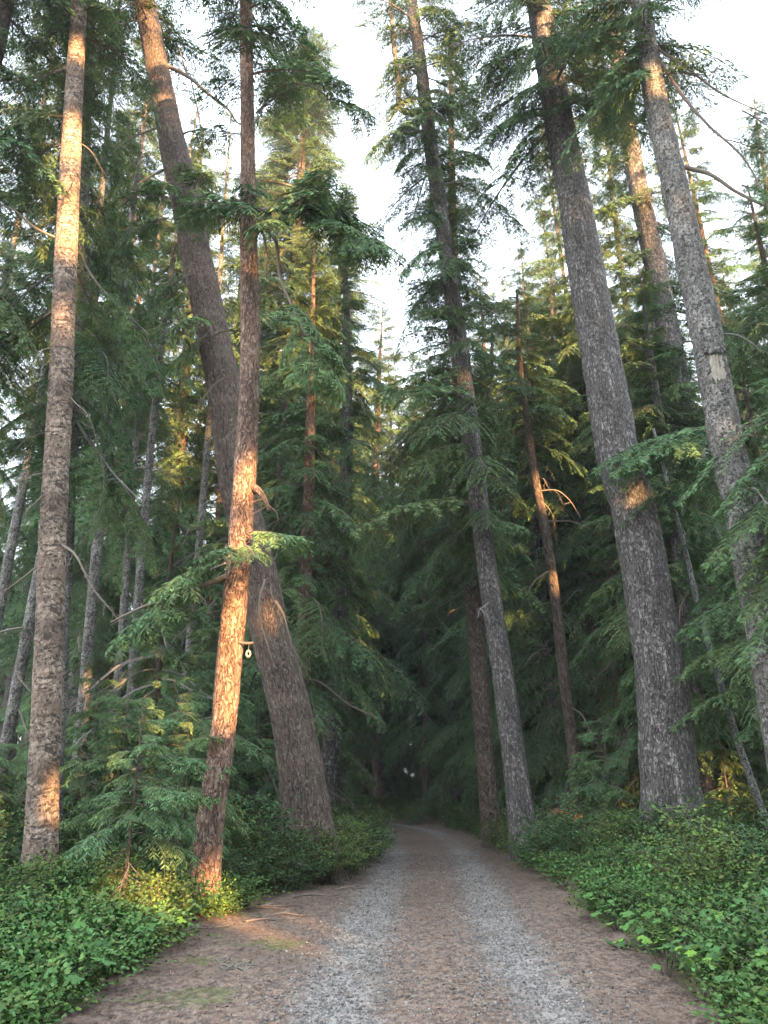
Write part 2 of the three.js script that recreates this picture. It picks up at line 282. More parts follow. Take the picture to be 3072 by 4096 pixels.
// ---------------------------------------------------------------- sun shafts: where the photographed light gets through the trees behind the viewer
const SHAFTS = [[-4.82, 1.49, -11.5, 0.32], [-5.48, 8.97, -11.5, 0.2], [-5.67, 10.69, -11.5, 0.4], [-5.74, 11.4, -11.5, 0.42], [-5.85, 12.6, -11.5, 0.42], [-5.91, 13.2, -11.5, 0.36], [-6.05, 15.1, -11.5, 0.25], [-2.15, 2.7, -10.8, 0.42], [-2.12, 3.65, -10.8, 0.36], [-2.11, 5.8, -10.8, 0.42], [-2.29, 0.39, -10.8, 0.3], [-2.24, 9.67, -10.8, 0.14], [4.5, 18.72, -15, 0.3], [5.51, 14.68, -12, 0.26], [1.89, 10.78, -17, 0.1], [4.24, 9.1, -20, 0.5], [4.6, 0.8, -20, 0.25], [4.6, 6.6, -20, 0.18], [4.9, 8.9, -19.7, 0.3], [-2.78, 0.61, -9.2, 0.15], [-2.09, 4.48, -13.5, 0.25], [-2.37, 0.61, -9, 0.2], [-1.68, 4.85, -10.3, 0.35], [5.0, 0.7, -21.6, 0.3], [-0.14, 4.84, -24, 0.3], [-4.15, 1.8, -9, 0.2], [-2.38, 8.27, -16, 0.3], [-1.35, 0.02, -10.3, 0.42]].map(([x, y, z, r]) => ({ p: V(x, y, z), r: r * 0.85 }));
const acrossSun = (x, z) => (x * SUN.z - z * SUN.x) / Math.hypot(SUN.x, SUN.z);
const _w = V(), _v = V();
function inShaft(p, extra) { for (const s of SHAFTS) { _w.copy(p).sub(s.p); const t = _w.dot(SUN); if (t > 1 && _w.addScaledVector(SUN, -t).length() < s.r + extra) return true; } return false; }

// ---------------------------------------------------------------- trees
const Y = V(0, 1, 0), _q = new THREE.Quaternion(), _e = new THREE.Euler();
const boughAt = (p, az, pitch, roll, s) => new THREE.Matrix4().compose(p, _q.setFromEuler(_e.set(roll, az, pitch, 'YXZ')), V(s, s, s));
const tone = (R) => { const b = 0.76 + 0.48 * R(), y = (R() - 0.4) * 0.3; return new THREE.Color().setRGB(b * (1 + Math.max(0, y)), b, b * (1 - 0.5 * y)); };
function blocksShaft(p, o, az, pt, len) {
  for (const q of [0.05, 0.25, 0.5, 0.75, 1]) {
    const w = V(Math.cos(az) * len * q, Math.sin(pt) * len * q - 0.35 * len * q * q, -Math.sin(az) * len * q).add(p).add(o), ww = q > 0.1 && q < 0.95 ? 0.32 * len : 0.03;
    for (const e of [-ww, 0, ww]) if (inShaft(_v.set(w.x - Math.sin(az) * e, w.y, w.z - Math.cos(az) * e), 0.04 + 0.05 * len)) return true;
  }
  return false;
}
// crown on a trunk that runs through path(h); spec: from, to, radius(h 0..1), perMetre, keep(az, h)
function crown(root, R, path, { from, to, reach, per = 8, keep, pitch = 0, shape = 0.75, clear = true, minL = 0.35, gappy = 0.45 }) {
  const set = { s: [], m: [], l: [] }, cols = { s: [], m: [], l: [] }, v = { s: Math.floor(R() * 3), m: Math.floor(R() * 3), l: Math.floor(R() * 3) };
  const n = Math.round((to - from) * per), o = root.position, ph = R() * 6;
  for (let i = 0; i < n; i++) {
    const h = lerp(from, to, (i + R()) / n), f = (h - from) / (to - from), az = i * 2.39996 + (R() - 0.5) * 0.9; if (keep && !keep(az, h, R)) continue; if (Math.sin(az * 2 + h * 1.3 + ph) * Math.sin(h * 1.9 + ph * 3) > gappy) continue;
    let len = Math.max(minL, reach * Math.pow(1 - f, shape) * (0.5 + 0.7 * R()) * (0.86 + 0.36 * Math.sin(az + h * 1.1 + ph) * Math.sin(h * 0.9 + ph * 2)));
    const p = path(h), pt = lerp(-0.18, 0.55, f * f) + pitch + (R() - 0.5) * 0.3;
    if (R() < 0.12) len *= 1.3; if (clear) { while (len > 0.3 && blocksShaft(p, o, az, pt, len)) len *= 0.72; if (len <= 0.3) continue; }
    const c = len > 2.3 ? 'l' : len > 1.2 ? 'm' : 's', s = len / { s: 0.9, m: 1.8, l: 3.1 }[c];
    set[c].push(boughAt(p, az, pt, (R() - 0.5) * 0.5, s)); cols[c].push(tone(R));
  }
  for (const c of ['s', 'm', 'l']) if (set[c].length) copies('crown', BOUGH[c][v[c]], [M.branchWood, M.needle], set[c], cols[c], root);
}
function deadOnTrunk(root, R, path, from, to, n, rad, mat = M.dead) {  // single bare branches, each a part
  for (let i = 0; i < n; i++) {
    const h = lerp(from, to, (i + R()) / n), az = R() * 6.283, b = part('dead_branch', DEAD[Math.floor(R() * 5)], mat, root);
    b.position.copy(path(h)).add(V(Math.cos(az) * rad, 0, -Math.sin(az) * rad)); b.rotation.set((R() - 0.5) * 2, az, -0.15 - 0.6 * R(), 'YXZ'); b.scale.setScalar(0.6 + 0.6 * R());
  }
}
function deadMass(root, R, path, from, to, n, rad, mat = M.dead, size = 1) {      // the same on far trees, joined
  const ms = [[], []];
  for (let i = 0; i < n; i++) { const h = lerp(from, to, R()), az = R() * 6.283; ms[i % 2].push(boughAt(path(h).add(V(Math.cos(az) * rad, 0, -Math.sin(az) * rad)), az, -0.2 - 0.5 * R(), (R() - 0.5) * 2, size * (0.6 + 0.8 * R()))); }
  ms.forEach((m, k) => m.length && copies('dead_branches', DEAD[k + 1], mat, m, null, root));
}
// hero tree given by world points [x, y, z, radius] up the trunk
function hero(name, label, pts, mat, o = {}) {
  const g0 = groundY(pts[0][0], pts[0][2]), p0 = V(pts[0][0], g0, pts[0][2]);
  const root = thing(name, label, 'tree', p0, 0, o.group), P = pts.map(([x, y, z]) => V(x, y, z).sub(p0)), r = pts.map((p) => p[3]);
  if (P[0].y > 0.02) { const d = P[1].clone().sub(P[0]).normalize(), k = (P[0].y + 0.12) / Math.max(0.5, d.y); P.unshift(P[0].clone().addScaledVector(d, -k)); r.unshift(r[0] * 1.08); } else P[0].y = -0.12;
  if (o.up) { const a = P[P.length - 1], d = a.clone().sub(P[P.length - 3]).normalize(); P.push(a.clone().addScaledVector(d, o.up)); r.push(0.03); }
  const geo = limb(P, r, { seg: o.seg ?? 40, rings: o.rings ?? 190, rough: o.rough ?? 0.03, flare: o.flare ?? 0.22, seed: o.seed ?? 3 });
  part('trunk', geo, mat, root);
  const curve = new THREE.CatmullRomCurve3(P, false, 'centripetal'), table = curve.getSpacedPoints(200);
  const path = (h) => { let i = 0; while (i < 199 && table[i + 1].y < h) i++; const a = table[i], b = table[i + 1], t = clamp((h - a.y) / Math.max(1e-4, b.y - a.y), 0, 1); return a.clone().lerp(b, t); };
  return { root, path, R: rng(o.seed ?? 3), at: (x, y, z) => V(x, y, z).sub(p0) };
}
function rodBranch(t, pts, r0, r1, mat, name = 'branch', twigs = 0) {    // a named limb through world points, with a few side twigs
  const P = pts.map((p) => t.at(...p)), g = [limb(P, P.map((_, i) => lerp(r0, r1, i / (P.length - 1))), { seg: 7, rings: 4 * P.length + 6, rough: 0.08, seed: 9 + P.length })];
  const s = new Soup(), c = new THREE.CatmullRomCurve3(P);
  for (let i = 0; i < twigs; i++) { const q = 0.25 + 0.75 * t.R(), p = c.getPoint(q), l = 0.2 + 0.45 * t.R(), m = p.clone().add(V((t.R() - 0.5) * l, -l * (0.1 + 0.4 * t.R()), (t.R() - 0.5) * l)); s.rod(p, m, 0.007, 0.005); s.rod(m, m.clone().add(V((t.R() - 0.5) * l * 0.6, -l * 0.5 * t.R(), (t.R() - 0.5) * l * 0.5)), 0.005, 0.002); }
  const b = part(name, g[0], mat, t.root); if (twigs) part('twig', s.geo(), mat, b, 'stuff'); return b;
}
function boughOn(t, list) {                                              // single boughs: [x, y, z, azimuth deg, pitch deg, length]
  const by = {};
  for (const [x, y, z, az, pitch, len] of list) { const c = len > 2.3 ? 'l' : len > 1.2 ? 'm' : 's'; (by[c] ??= []).push(boughAt(t.at(x, y, z), az * Math.PI / 180, pitch * Math.PI / 180, (t.R() - 0.5) * 0.6, len / { s: 0.9, m: 1.8, l: 3.1 }[c])); }
  for (const c in by) copies('crown', BOUGH[c][Math.floor(t.R() * 3)], [M.branchWood, M.needle], by[c], by[c].map(() => tone(t.R)), t.root);
}
// azimuth 0 points to +x, 90 away from the viewer (-z), 180 to -x, 270 towards the viewer
{
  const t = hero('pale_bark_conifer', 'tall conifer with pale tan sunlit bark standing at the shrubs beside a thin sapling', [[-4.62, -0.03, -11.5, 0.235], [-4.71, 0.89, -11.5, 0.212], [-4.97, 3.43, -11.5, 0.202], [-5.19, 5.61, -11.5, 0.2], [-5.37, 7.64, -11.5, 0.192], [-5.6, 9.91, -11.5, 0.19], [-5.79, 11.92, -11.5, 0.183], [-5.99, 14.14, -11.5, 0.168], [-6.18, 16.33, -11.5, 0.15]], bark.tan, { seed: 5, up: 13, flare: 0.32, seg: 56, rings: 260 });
  crown(t.root, t.R, t.path, { from: 9, to: 28, reach: 2.8, per: 4.5, keep: (az, h, R) => Math.cos(az) * 0.5 - Math.sin(az) * 0.1 < 0.35 * R() && (h > 15.5 || Math.sin(az) > -0.55) });
  crown(t.root, t.R, t.path, { from: 15.4, to: 22, reach: 2.6, per: 7 });
  deadOnTrunk(t.root, t.R, t.path, 4, 15, 16, 0.15, M.dead);
  rodBranch(t, [[-5.75, 10.69, -11.5], [-6.23, 10.89, -11.4], [-6.61, 11.19, -11.3], [-7.2, 11.35, -11.2]], 0.03, 0.012, M.dead, 'branch', 8);
}
{
  const t = hero('grey_slender_conifer', 'slender grey conifer trunk standing directly behind the pale tan trunk', [[-5.49, 0.03, -14, 0.152], [-5.77, 3.01, -14, 0.148], [-6.16, 7.44, -14, 0.15], [-6.52, 11.71, -14, 0.146], [-6.74, 14.16, -14, 0.135], [-7.06, 17.58, -14, 0.121]], bark.lichen, { seed: 6, up: 10, seg: 24, rings: 120 });
  crown(t.root, t.R, t.path, { from: 7, to: 27, reach: 2.7, per: 4.6, pitch: -0.25 });
  rodBranch(t, [[-6.53, 12.19, -14], [-6.05, 11.48, -13.9], [-5.43, 10.8, -13.8], [-4.79, 10.13, -13.7]], 0.032, 0.012, M.greyTwig, 'branch', 12);
  rodBranch(t, [[-6.2, 8.44, -14], [-5.75, 7.83, -13.8], [-5.12, 7.05, -13.7], [-4.62, 6.57, -13.6]], 0.032, 0.012, M.greyTwig, 'branch', 12);
  boughOn(t, [[-6.0, 11.4, -13.9, 5, -38, 2.4], [-5.5, 10.8, -13.8, -10, -45, 2.2], [-6.1, 9.6, -14, 8, -42, 2.8], [-5.8, 7.9, -13.8, -5, -48, 2.4], [-5.2, 7.1, -13.7, 10, -45, 2.0], [-6.2, 8.9, -14, 30, -40, 2.6], [-6.3, 10.5, -14, -25, -35, 2.4], [-5.9, 7, -14, 15, -40, 2.4]]);
}
{
  const t = hero('leaning_conifer', 'thick dark conifer trunk leaning and curving over behind the orange-lit trunk', [[-1.25, 0.3, -14, 0.47], [-1.38, 1.46, -14, 0.39], [-1.72, 3.01, -14, 0.361], [-2.1, 4.24, -14, 0.346], [-2.3, 5.11, -14, 0.336], [-2.76, 6.67, -14, 0.334], [-3.04, 7.93, -14, 0.33], [-3.22, 8.95, -14, 0.332], [-3.62, 10.57, -14, 0.329], [-4.04, 12.19, -14, 0.329], [-4.42, 13.78, -14, 0.319], [-4.88, 15.48, -14, 0.298], [-5.32, 17.29, -14, 0.274], [-5.75, 19.07, -14, 0.26], [-5.94, 19.84, -14, 0.252]], bark.brown, { seed: 8, up: 12, rings: 360, seg: 80, flare: 0.4, rough: 0.034 });
  crown(t.root, t.R, t.path, { from: 18.6, to: 31, reach: 3.2, per: 7 });
  deadOnTrunk(t.root, t.R, t.path, 9, 18, 10, 0.28);
  rodBranch(t, [[-5.22, 17.72, -14], [-4.6, 17.22, -13.9], [-4.12, 16.65, -13.8], [-3.54, 16.09, -13.8], [-3.35, 15.68, -13.7], [-2.9, 15.3, -13.6]], 0.05, 0.014, M.dead, 'branch', 10);
  rodBranch(t, [[-4.6, 17.22, -13.9], [-4.75, 17.6, -13.85], [-4.87, 18.02, -13.8]], 0.028, 0.012, M.dead);
  rodBranch(t, [[-4.54, 17.14, -13.9], [-4.3, 16.16, -13.8], [-4.14, 15.48, -13.8], [-4.0, 14.7, -13.8]], 0.022, 0.006, M.dead, 'branch', 3);
  rodBranch(t, [[-4.68, 15.59, -14], [-4.35, 15.51, -13.8], [-4.21, 15.24, -13.7], [-4.28, 14.5, -13.7]], 0.03, 0.008, M.dead, 'branch', 3);
  rodBranch(t, [[-4.21, 13.72, -14], [-3.8, 13.78, -13.8], [-3.37, 13.4, -13.7]], 0.035, 0.012, M.dead, 'branch', 4);
  rodBranch(t, [[-5.2, 15.7, -13.9], [-5.7, 15.2, -13.7], [-6.1, 14.6, -13.6]], 0.03, 0.01, M.dead, 'branch', 5);
  rodBranch(t, [[-4.95, 14.5, -13.9], [-5.4, 13.9, -13.7], [-5.7, 13.0, -13.6]], 0.03, 0.01, M.dead, 'branch', 5);
  boughOn(t, [[-4.4, 13.75, -13.8, 250, -15, 1.1], [-4.2, 13.7, -13.7, 300, -10, 1.2], [-4.6, 13.6, -13.8, 215, -15, 1.5], [-4.3, 13.9, -13.7, 275, 5, 0.7], [-4.7, 13.2, -13.9, 190, -25, 1.6], [-3.8, 13.5, -13.8, 350, -5, 1.5],
    [-3.7, 10.5, -13.7, 240, -30, 1.2], [-3.9, 11.2, -13.8, 200, -20, 1.3], [-3.5, 10.2, -13.7, 200, -40, 1.2], [-4.0, 11.6, -13.7, 190, -30, 1.5]]);
  for (const [x, y, z, az, s] of [[-2.05, 4.9, -13.55, 250, 1.1], [-1.95, 4.6, -13.55, 290, 1.0], [-2.2, 5.0, -13.6, 225, 1.2], [-1.9, 4.4, -13.6, 320, 0.9], [-3.6, 10.4, -13.6, 270, 0.8]]) {
    const b = part('dead_branch', DEAD[Math.floor(t.R() * 3)], M.dead, t.root); b.position.copy(t.at(x, y, z)); b.rotation.set(0.4, az * Math.PI / 180, -1.15, 'YXZ'); b.scale.setScalar(s);
  }
}
{
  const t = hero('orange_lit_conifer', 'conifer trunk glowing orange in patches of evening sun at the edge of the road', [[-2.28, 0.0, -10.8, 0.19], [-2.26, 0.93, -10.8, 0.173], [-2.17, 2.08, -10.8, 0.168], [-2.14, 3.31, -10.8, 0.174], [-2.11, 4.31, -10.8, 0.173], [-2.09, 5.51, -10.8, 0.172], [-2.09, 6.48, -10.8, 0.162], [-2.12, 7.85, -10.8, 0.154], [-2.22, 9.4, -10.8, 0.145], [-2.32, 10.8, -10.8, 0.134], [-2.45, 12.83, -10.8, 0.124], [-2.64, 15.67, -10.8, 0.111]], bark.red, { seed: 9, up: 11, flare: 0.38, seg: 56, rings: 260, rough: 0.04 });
  crown(t.root, t.R, t.path, { from: 13.6, to: 26, reach: 2.4, per: 6 });
  rodBranch(t, [[-2.12, 10.61, -10.8], [-1.78, 9.95, -10.6], [-1.67, 9.22, -10.5], [-1.41, 8.52, -10.4], [-1.02, 7.68, -10.3]], 0.04, 0.012, M.dead, 'branch', 10);
  rodBranch(t, [[-2.25, 10.75, -10.8], [-1.49, 10.61, -10.6], [-0.85, 10.04, -10.4], [-0.3, 9.67, -10.2]], 0.035, 0.01, M.dead, 'branch', 8);
  rodBranch(t, [[-2.1, 10.5, -10.8], [-1.95, 9.9, -10.6], [-1.9, 9.2, -10.5]], 0.028, 0.01, M.dead, 'branch', 5);
  rodBranch(t, [[-2.2, 10.6, -10.8], [-2.5, 10.5, -10.7], [-2.8, 10.6, -10.6]], 0.025, 0.008, M.dead, 'branch', 3);
  rodBranch(t, [[-2.0, 5.72, -10.75], [-1.86, 5.62, -10.7], [-1.75, 5.47, -10.65], [-1.66, 5.27, -10.6]], 0.075, 0.028, bark.red, 'broken_limb', 3);
  rodBranch(t, [[-2.22, 4.34, -10.75], [-2.58, 4.17, -10.7], [-2.95, 3.97, -10.6], [-3.3, 3.84, -10.5], [-3.7, 3.6, -10.4]], 0.045, 0.012, M.dead, 'branch', 12);
  rodBranch(t, [[-2.25, 12.9, -10.8], [-1.9, 13.4, -10.7], [-1.3, 13.2, -10.5], [-0.8, 12.6, -10.4]], 0.03, 0.01, M.dead, 'branch', 5);
  boughOn(t, [[-1.9, 10.7, -10.7, 340, -5, 1.2], [-1.6, 10.6, -10.6, 300, -12, 1.2], [-1.6, 10.7, -10.6, 20, -8, 1.1], [-1.2, 10.35, -10.5, 330, -25, 1.1], [-1.3, 10.4, -10.5, 270, -20, 0.9], [-0.9, 10.1, -10.4, 350, -25, 1.1], [-1.0, 10.2, -10.4, 310, -30, 0.8], [-2.0, 10.8, -10.7, 250, -10, 0.9], [-2.4, 10.7, -10.7, 200, -10, 1.0], [-1.5, 10.5, -10.5, 285, -35, 0.8], [-1.8, 10.5, -10.6, 260, -25, 0.8], [-1.4, 10.6, -10.6, 355, 8, 0.9], [-1.7, 10.75, -10.6, 30, 10, 0.9],
    [-1.75, 10.9, -10.6, 345, 5, 1.3], [-1.2, 10.6, -10.5, 15, -5, 1.2], [-1.9, 10.55, -10.6, 225, -15, 1.2], [-2.3, 10.9, -10.7, 175, 0, 1.3], [-2.5, 10.75, -10.7, 215, -15, 1.1], [-0.8, 10.1, -10.4, 0, -15, 1.2], [-0.7, 9.9, -10.3, 320, -30, 1.0], [-1.5, 10.8, -10.5, 310, 0, 1.0], [-1.0, 10.4, -10.5, 45, -10, 1.1], [-1.6, 10.3, -10.5, 240, -30, 1.0],
    [-1.4, 8.6, -10.4, 330, -45, 1.1], [-1.2, 8.1, -10.35, 350, -40, 1.0], [-1.1, 7.8, -10.3, 300, -60, 0.9], [-1.0, 7.7, -10.3, 340, -50, 1.0], [-1.3, 8.3, -10.4, 200, -60, 0.8], [-1.1, 7.9, -10.3, 20, -45, 1.0], [-1.05, 7.75, -10.3, 255, -55, 0.8],
    [-1.95, 4.95, -10.62, 330, -5, 0.8], [-1.95, 4.9, -10.6, 350, 2, 0.9], [-2.0, 4.75, -10.6, 290, -18, 0.7], [-2.05, 4.7, -10.6, 230, -15, 0.9], [-2.2, 4.6, -10.65, 200, -22, 1.2], [-2.25, 4.5, -10.65, 185, -28, 1.4], [-2.6, 4.15, -10.7, 200, -25, 1.2], [-2.9, 4.0, -10.6, 190, -30, 1.1], [-2.8, 4.05, -10.6, 225, -35, 0.9],
    [-2.3, 12.9, -10.8, 320, 0, 1.3], [-2.5, 12.4, -10.8, 200, -10, 0.9], [-1.4, 13.2, -10.5, 330, -20, 1.1], [-1.0, 12.8, -10.4, 340, -25, 1.0]]);
  deadOnTrunk(t.root, t.R, t.path, 6.5, 14, 9, 0.12);
}
{
  const t = hero('forked_conifer', 'straight grey-brown conifer with a second upright stem forking off high up, by the road edge', [[2.85, 0.35, -17, 0.291], [2.72, 1.98, -17, 0.252], [2.57, 3.8, -17, 0.231], [2.36, 5.86, -17, 0.23], [2.18, 8.1, -17, 0.229], [1.99, 10.53, -17, 0.227], [1.83, 12.5, -17, 0.223], [1.65, 14.6, -17, 0.213], [1.43, 16.86, -17, 0.201], [1.24, 18.95, -17, 0.188], [1.02, 21.71, -17, 0.176], [0.82, 23.75, -17, 0.174]], bark.furrowed, { seed: 14, up: 3 });
  rodBranch(t, [[1.2, 19.5, -17], [0.75, 19.35, -16.95], [0.47, 19.45, -16.95], [0.42, 20.3, -16.95], [0.28, 22.08, -17], [0.19, 23.75, -17], [0.1, 26, -17]], 0.11, 0.045, bark.lichen, 'fork_stem', 6);
  crown(t.root, t.R, t.path, { from: 7.2, to: 16, reach: 2.9, per: 11, shape: 0.35, keep: (az, h, R) => Math.cos(az) < 0.35 && (Math.sin(az) > -0.75 || h > 8 && h < 10.5) || R() < 0.3 });
  crown(t.root, t.R, t.path, { from: 13.5, to: 20, reach: 2.0, per: 3.4, shape: 0.2, pitch: -0.2 });
  crown(t.root, t.R, t.path, { from: 17, to: 26.5, reach: 3.3, per: 8, pitch: -0.15, shape: 0.4 });
  deadOnTrunk(t.root, t.R, t.path, 5, 17, 12, 0.2, M.greyTwig);
}
{
  const t = hero('thin_conifer', 'thin crooked conifer stem with a sunlit band and side twigs between two thicker trunks', [[4.61, -0.02, -20, 0.16], [4.68, 1.94, -20, 0.148], [4.6, 3.61, -20, 0.142], [4.51, 5.99, -20, 0.134], [4.39, 7.77, -20, 0.125], [4.21, 9.39, -20, 0.113], [4.09, 11.07, -20, 0.095], [3.99, 12.86, -20, 0.077], [4.03, 15.22, -20, 0.048]], bark.brown, { seed: 15, up: 0.4, seg: 20, rings: 110 });
  rodBranch(t, [[4.26, 9.08, -19.95], [4.72, 9.04, -19.8], [5.02, 8.72, -19.7], [5.25, 8.2, -19.6]], 0.025, 0.008, M.dead, 'branch', 5);
  crown(t.root, t.R, t.path, { from: 10.2, to: 15.4, reach: 1.9, per: 10 });
  deadOnTrunk(t.root, t.R, t.path, 2.5, 11.5, 26, 0.1, M.dead);
}
{
  const t = hero('thickest_conifer', 'thickest conifer trunk, dark grey furrowed bark, rising straight out of the bank shrubs', [[5.2, 0.5, -15, 0.575], [5.24, 1.85, -15, 0.504], [5.28, 3.54, -15, 0.47], [5.23, 4.89, -15, 0.456], [5.12, 6.83, -15, 0.447], [4.95, 7.85, -15, 0.437], [4.79, 10.27, -15, 0.417], [4.65, 12.44, -15, 0.403], [4.53, 14.65, -15, 0.375], [4.36, 16.91, -15, 0.344], [4.22, 19.03, -15, 0.321], [4.1, 21.15, -15, 0.307]], bark.furrowed, { seed: 17, up: 4.5, seg: 96, rings: 400, flare: 0.4, rough: 0.034 });
  crown(t.root, t.R, t.path, { from: 16.6, to: 25.2, reach: 3.4, per: 9, pitch: -0.1, shape: 0.4 });
  boughOn(t, [[4.2, 17.3, -15, 185, -20, 2.8], [4.2, 18.3, -15, 170, -15, 3], [4.3, 17.8, -14.8, 215, -25, 2.4], [4.1, 18.8, -14.8, 200, -20, 2.8], [4.0, 16.8, -14.9, 180, -35, 2.0], [4.5, 18.0, -14.8, 300, -15, 1.8], [4.4, 18.8, -14.7, 270, -15, 1.6], [4.6, 17.0, -14.9, 330, -15, 1.4]]);
  deadOnTrunk(t.root, t.R, t.path, 8, 17, 7, 0.36);
}
{
  const t = hero('lichen_conifer', 'tall conifer with pale lichen-flecked bark and a patch of bare wood where bark tore off', [[6.0, 0.6, -12, 0.32], [5.98, 2.4, -12, 0.292], [5.93, 3.87, -12, 0.282], [5.89, 5.38, -12, 0.278], [5.83, 6.6, -12, 0.272], [5.76, 8.17, -12, 0.266], [5.73, 9.48, -12, 0.258], [5.66, 10.88, -12, 0.249], [5.57, 12.48, -12, 0.241], [5.48, 13.96, -12, 0.221], [5.44, 15.67, -12, 0.2], [5.46, 17.24, -12, 0.187]], bark.lichen, { seed: 19, up: 6, rings: 300, seg: 64, rough: 0.05 });
  rodBranch(t, [[5.82, 12.81, -12], [6.25, 12.53, -11.9], [6.62, 12.04, -11.8], [7.08, 11.61, -11.7], [7.5, 11.3, -11.6]], 0.05, 0.016, M.dead, 'branch', 8);
  rodBranch(t, [[5.66, 15.55, -12], [5.94, 14.32, -11.8], [6.29, 13.5, -11.7], [6.79, 12.59, -11.6], [7.1, 10.88, -11.5]], 0.04, 0.012, M.dead, 'branch', 8);
  rodBranch(t, [[5.6, 15.9, -12], [6.0, 15.2, -11.8], [6.6, 14.2, -11.6], [7.3, 13.6, -11.5]], 0.035, 0.01, M.dead, 'branch', 8);
  rodBranch(t, [[5.62, 12.33, -11.95], [5.45, 12.22, -11.9], [5.33, 12.1, -11.85]], 0.06, 0.03, bark.lichen, 'broken_limb');
  crown(t.root, t.R, t.path, { from: 14.6, to: 23, reach: 2.6, per: 6, shape: 0.5 });
  boughOn(t, [[7.0, 11.7, -11.7, 0, -30, 1.6], [6.7, 12.1, -11.7, 330, -40, 1.2], [6.5, 13.2, -11.7, 350, -30, 1.4], [6.9, 13.8, -11.6, 10, -25, 1.5], [5.5, 15.2, -11.9, 200, -25, 1.2], [5.5, 15.8, -12, 180, -20, 1.6]]);
  deadOnTrunk(t.root, t.R, t.path, 5, 13, 8, 0.22, M.greyTwig);
  // bare wood set in a torn opening: a curved plate just proud of the bark, with a lip of bark over it
  const c = t.path(8.25 - t.root.position.y), plate = [], puv = [], idx = [], nu = 10, nv = 14, rr = 0.285;
  for (let j = 0; j <= nv; j++) for (let i = 0; i <= nu; i++) {
    const v = j / nv, wob = 0.06 * Math.sin(v * 17) + 0.05 * Math.sin(v * 41), a = lerp(-0.42 + wob, 0.4 - wob, i / nu) + 1.72, rag = (v < 0.5 ? 0 : 0.03 * Math.sin(i * 2.3)), y = lerp(-0.3 + 0.1 * Math.abs(Math.sin(i * 1.9 + 0.6)), 0.26, v) + rag + 0.02 * Math.sin(i * 3.1) * (v < 0.1 ? 1 : 0);
    const r = rr + 0.004 * Math.sin(i * 2.2 + v * 3), q = t.path(8.25 - t.root.position.y + y); plate.push(q.x + Math.cos(a) * r, q.y, q.z + Math.sin(a) * r); puv.push(i / nu, v);
  }
  for (let j = 0; j < nv; j++) for (let i = 0; i < nu; i++) { const a = j * (nu + 1) + i, b = a + nu + 1; idx.push(a, b, a + 1, a + 1, b, b + 1); }
  const g = new THREE.BufferGeometry(); g.setAttribute('position', new THREE.Float32BufferAttribute(plate, 3)); g.setAttribute('uv', new THREE.Float32BufferAttribute(puv, 2)); g.setIndex(idx);
  const [wc, wb] = texPair(128, 128, false, (u, v) => { const f = fbm(u * 22 + 0.6 * vnoise(u * 3, v * 3, 8, 8, 5), v * 3, 64, 64, 77, 3), e = 0.1 + 0.3 * f + 0.06 * vnoise(u * 60, v * 20, 64, 64, 78), d = sstep(0.36, 0.3, f) * 0.6; return [e * (1 - d), e * 0.88 * (1 - d), e * 0.7 * (1 - d), f]; }); g.computeVertexNormals();
  part('bare_wood', g, new THREE.MeshStandardMaterial({ map: wc, bumpMap: wb, bumpScale: 0.015, roughness: 0.9, side: THREE.DoubleSide }), t.root).userData.label = 'pale bare wood showing through torn bark';
  const ring = []; for (let i = 0; i <= 8; i++) { const a = lerp(1.05, 2.4, i / 8); ring.push(c.clone().add(V(Math.cos(a) * 0.3, 0.3 + 0.03 * Math.sin(i * 2), Math.sin(a) * 0.3))); }
  part('torn_bark', limb(ring, ring.map((_, i) => 0.02 + 0.009 * Math.sin(i * 3)), { seg: 8, rings: 30, rough: 0.15 }), bark.furrowed, t.root);
}
{
  const t = hero('dark_conifer', 'tall dark conifer half hidden by boughs behind the lichen-flecked trunk', [[9.6, 0.5, -21, 0.4], [9.3, 6, -21, 0.37], [9.11, 10.35, -21, 0.353], [8.94, 13.42, -21, 0.35], [8.8, 16.42, -21, 0.34], [8.63, 18.93, -21, 0.325], [8.48, 21.42, -21, 0.31], [8.4, 24.28, -21, 0.29], [8.4, 27.57, -21, 0.27]], bark.furrowed, { seed: 20, up: 9 });
  crown(t.root, t.R, t.path, { from: 8, to: 36, reach: 3.6, per: 6, shape: 0.5, keep: (az, h, R) => Math.sin(az) > -0.6 || R() < 0.45 });
  deadOnTrunk(t.root, t.R, t.path, 10, 24, 10, 0.3);
}
{
  const t = hero('bank_hemlock', 'young hemlock reaching long dark boughs across the lichen-flecked trunk', [[7.9, 0.5, -11.0, 0.11], [7.85, 3, -11, 0.1], [7.8, 6, -11, 0.085], [7.75, 9, -11, 0.05]], bark.brown, { seed: 27, up: 2, seg: 16, rings: 60 });
  crown(t.root, t.R, t.path, { from: 4.6, to: 10.5, reach: 2.6, per: 9, shape: 0.5 });
  boughOn(t, [[7.8, 7.2, -11, 172, -8, 3.1], [7.8, 6.9, -11, 195, -10, 2.9], [7.8, 6.4, -11, 180, -6, 3.2], [7.8, 6.1, -11, 160, -12, 3.0], [7.8, 5.6, -11, 185, -12, 2.9], [7.8, 5.1, -11, 170, -10, 3.0], [7.8, 7.6, -11, 150, 0, 3.3]]);
}
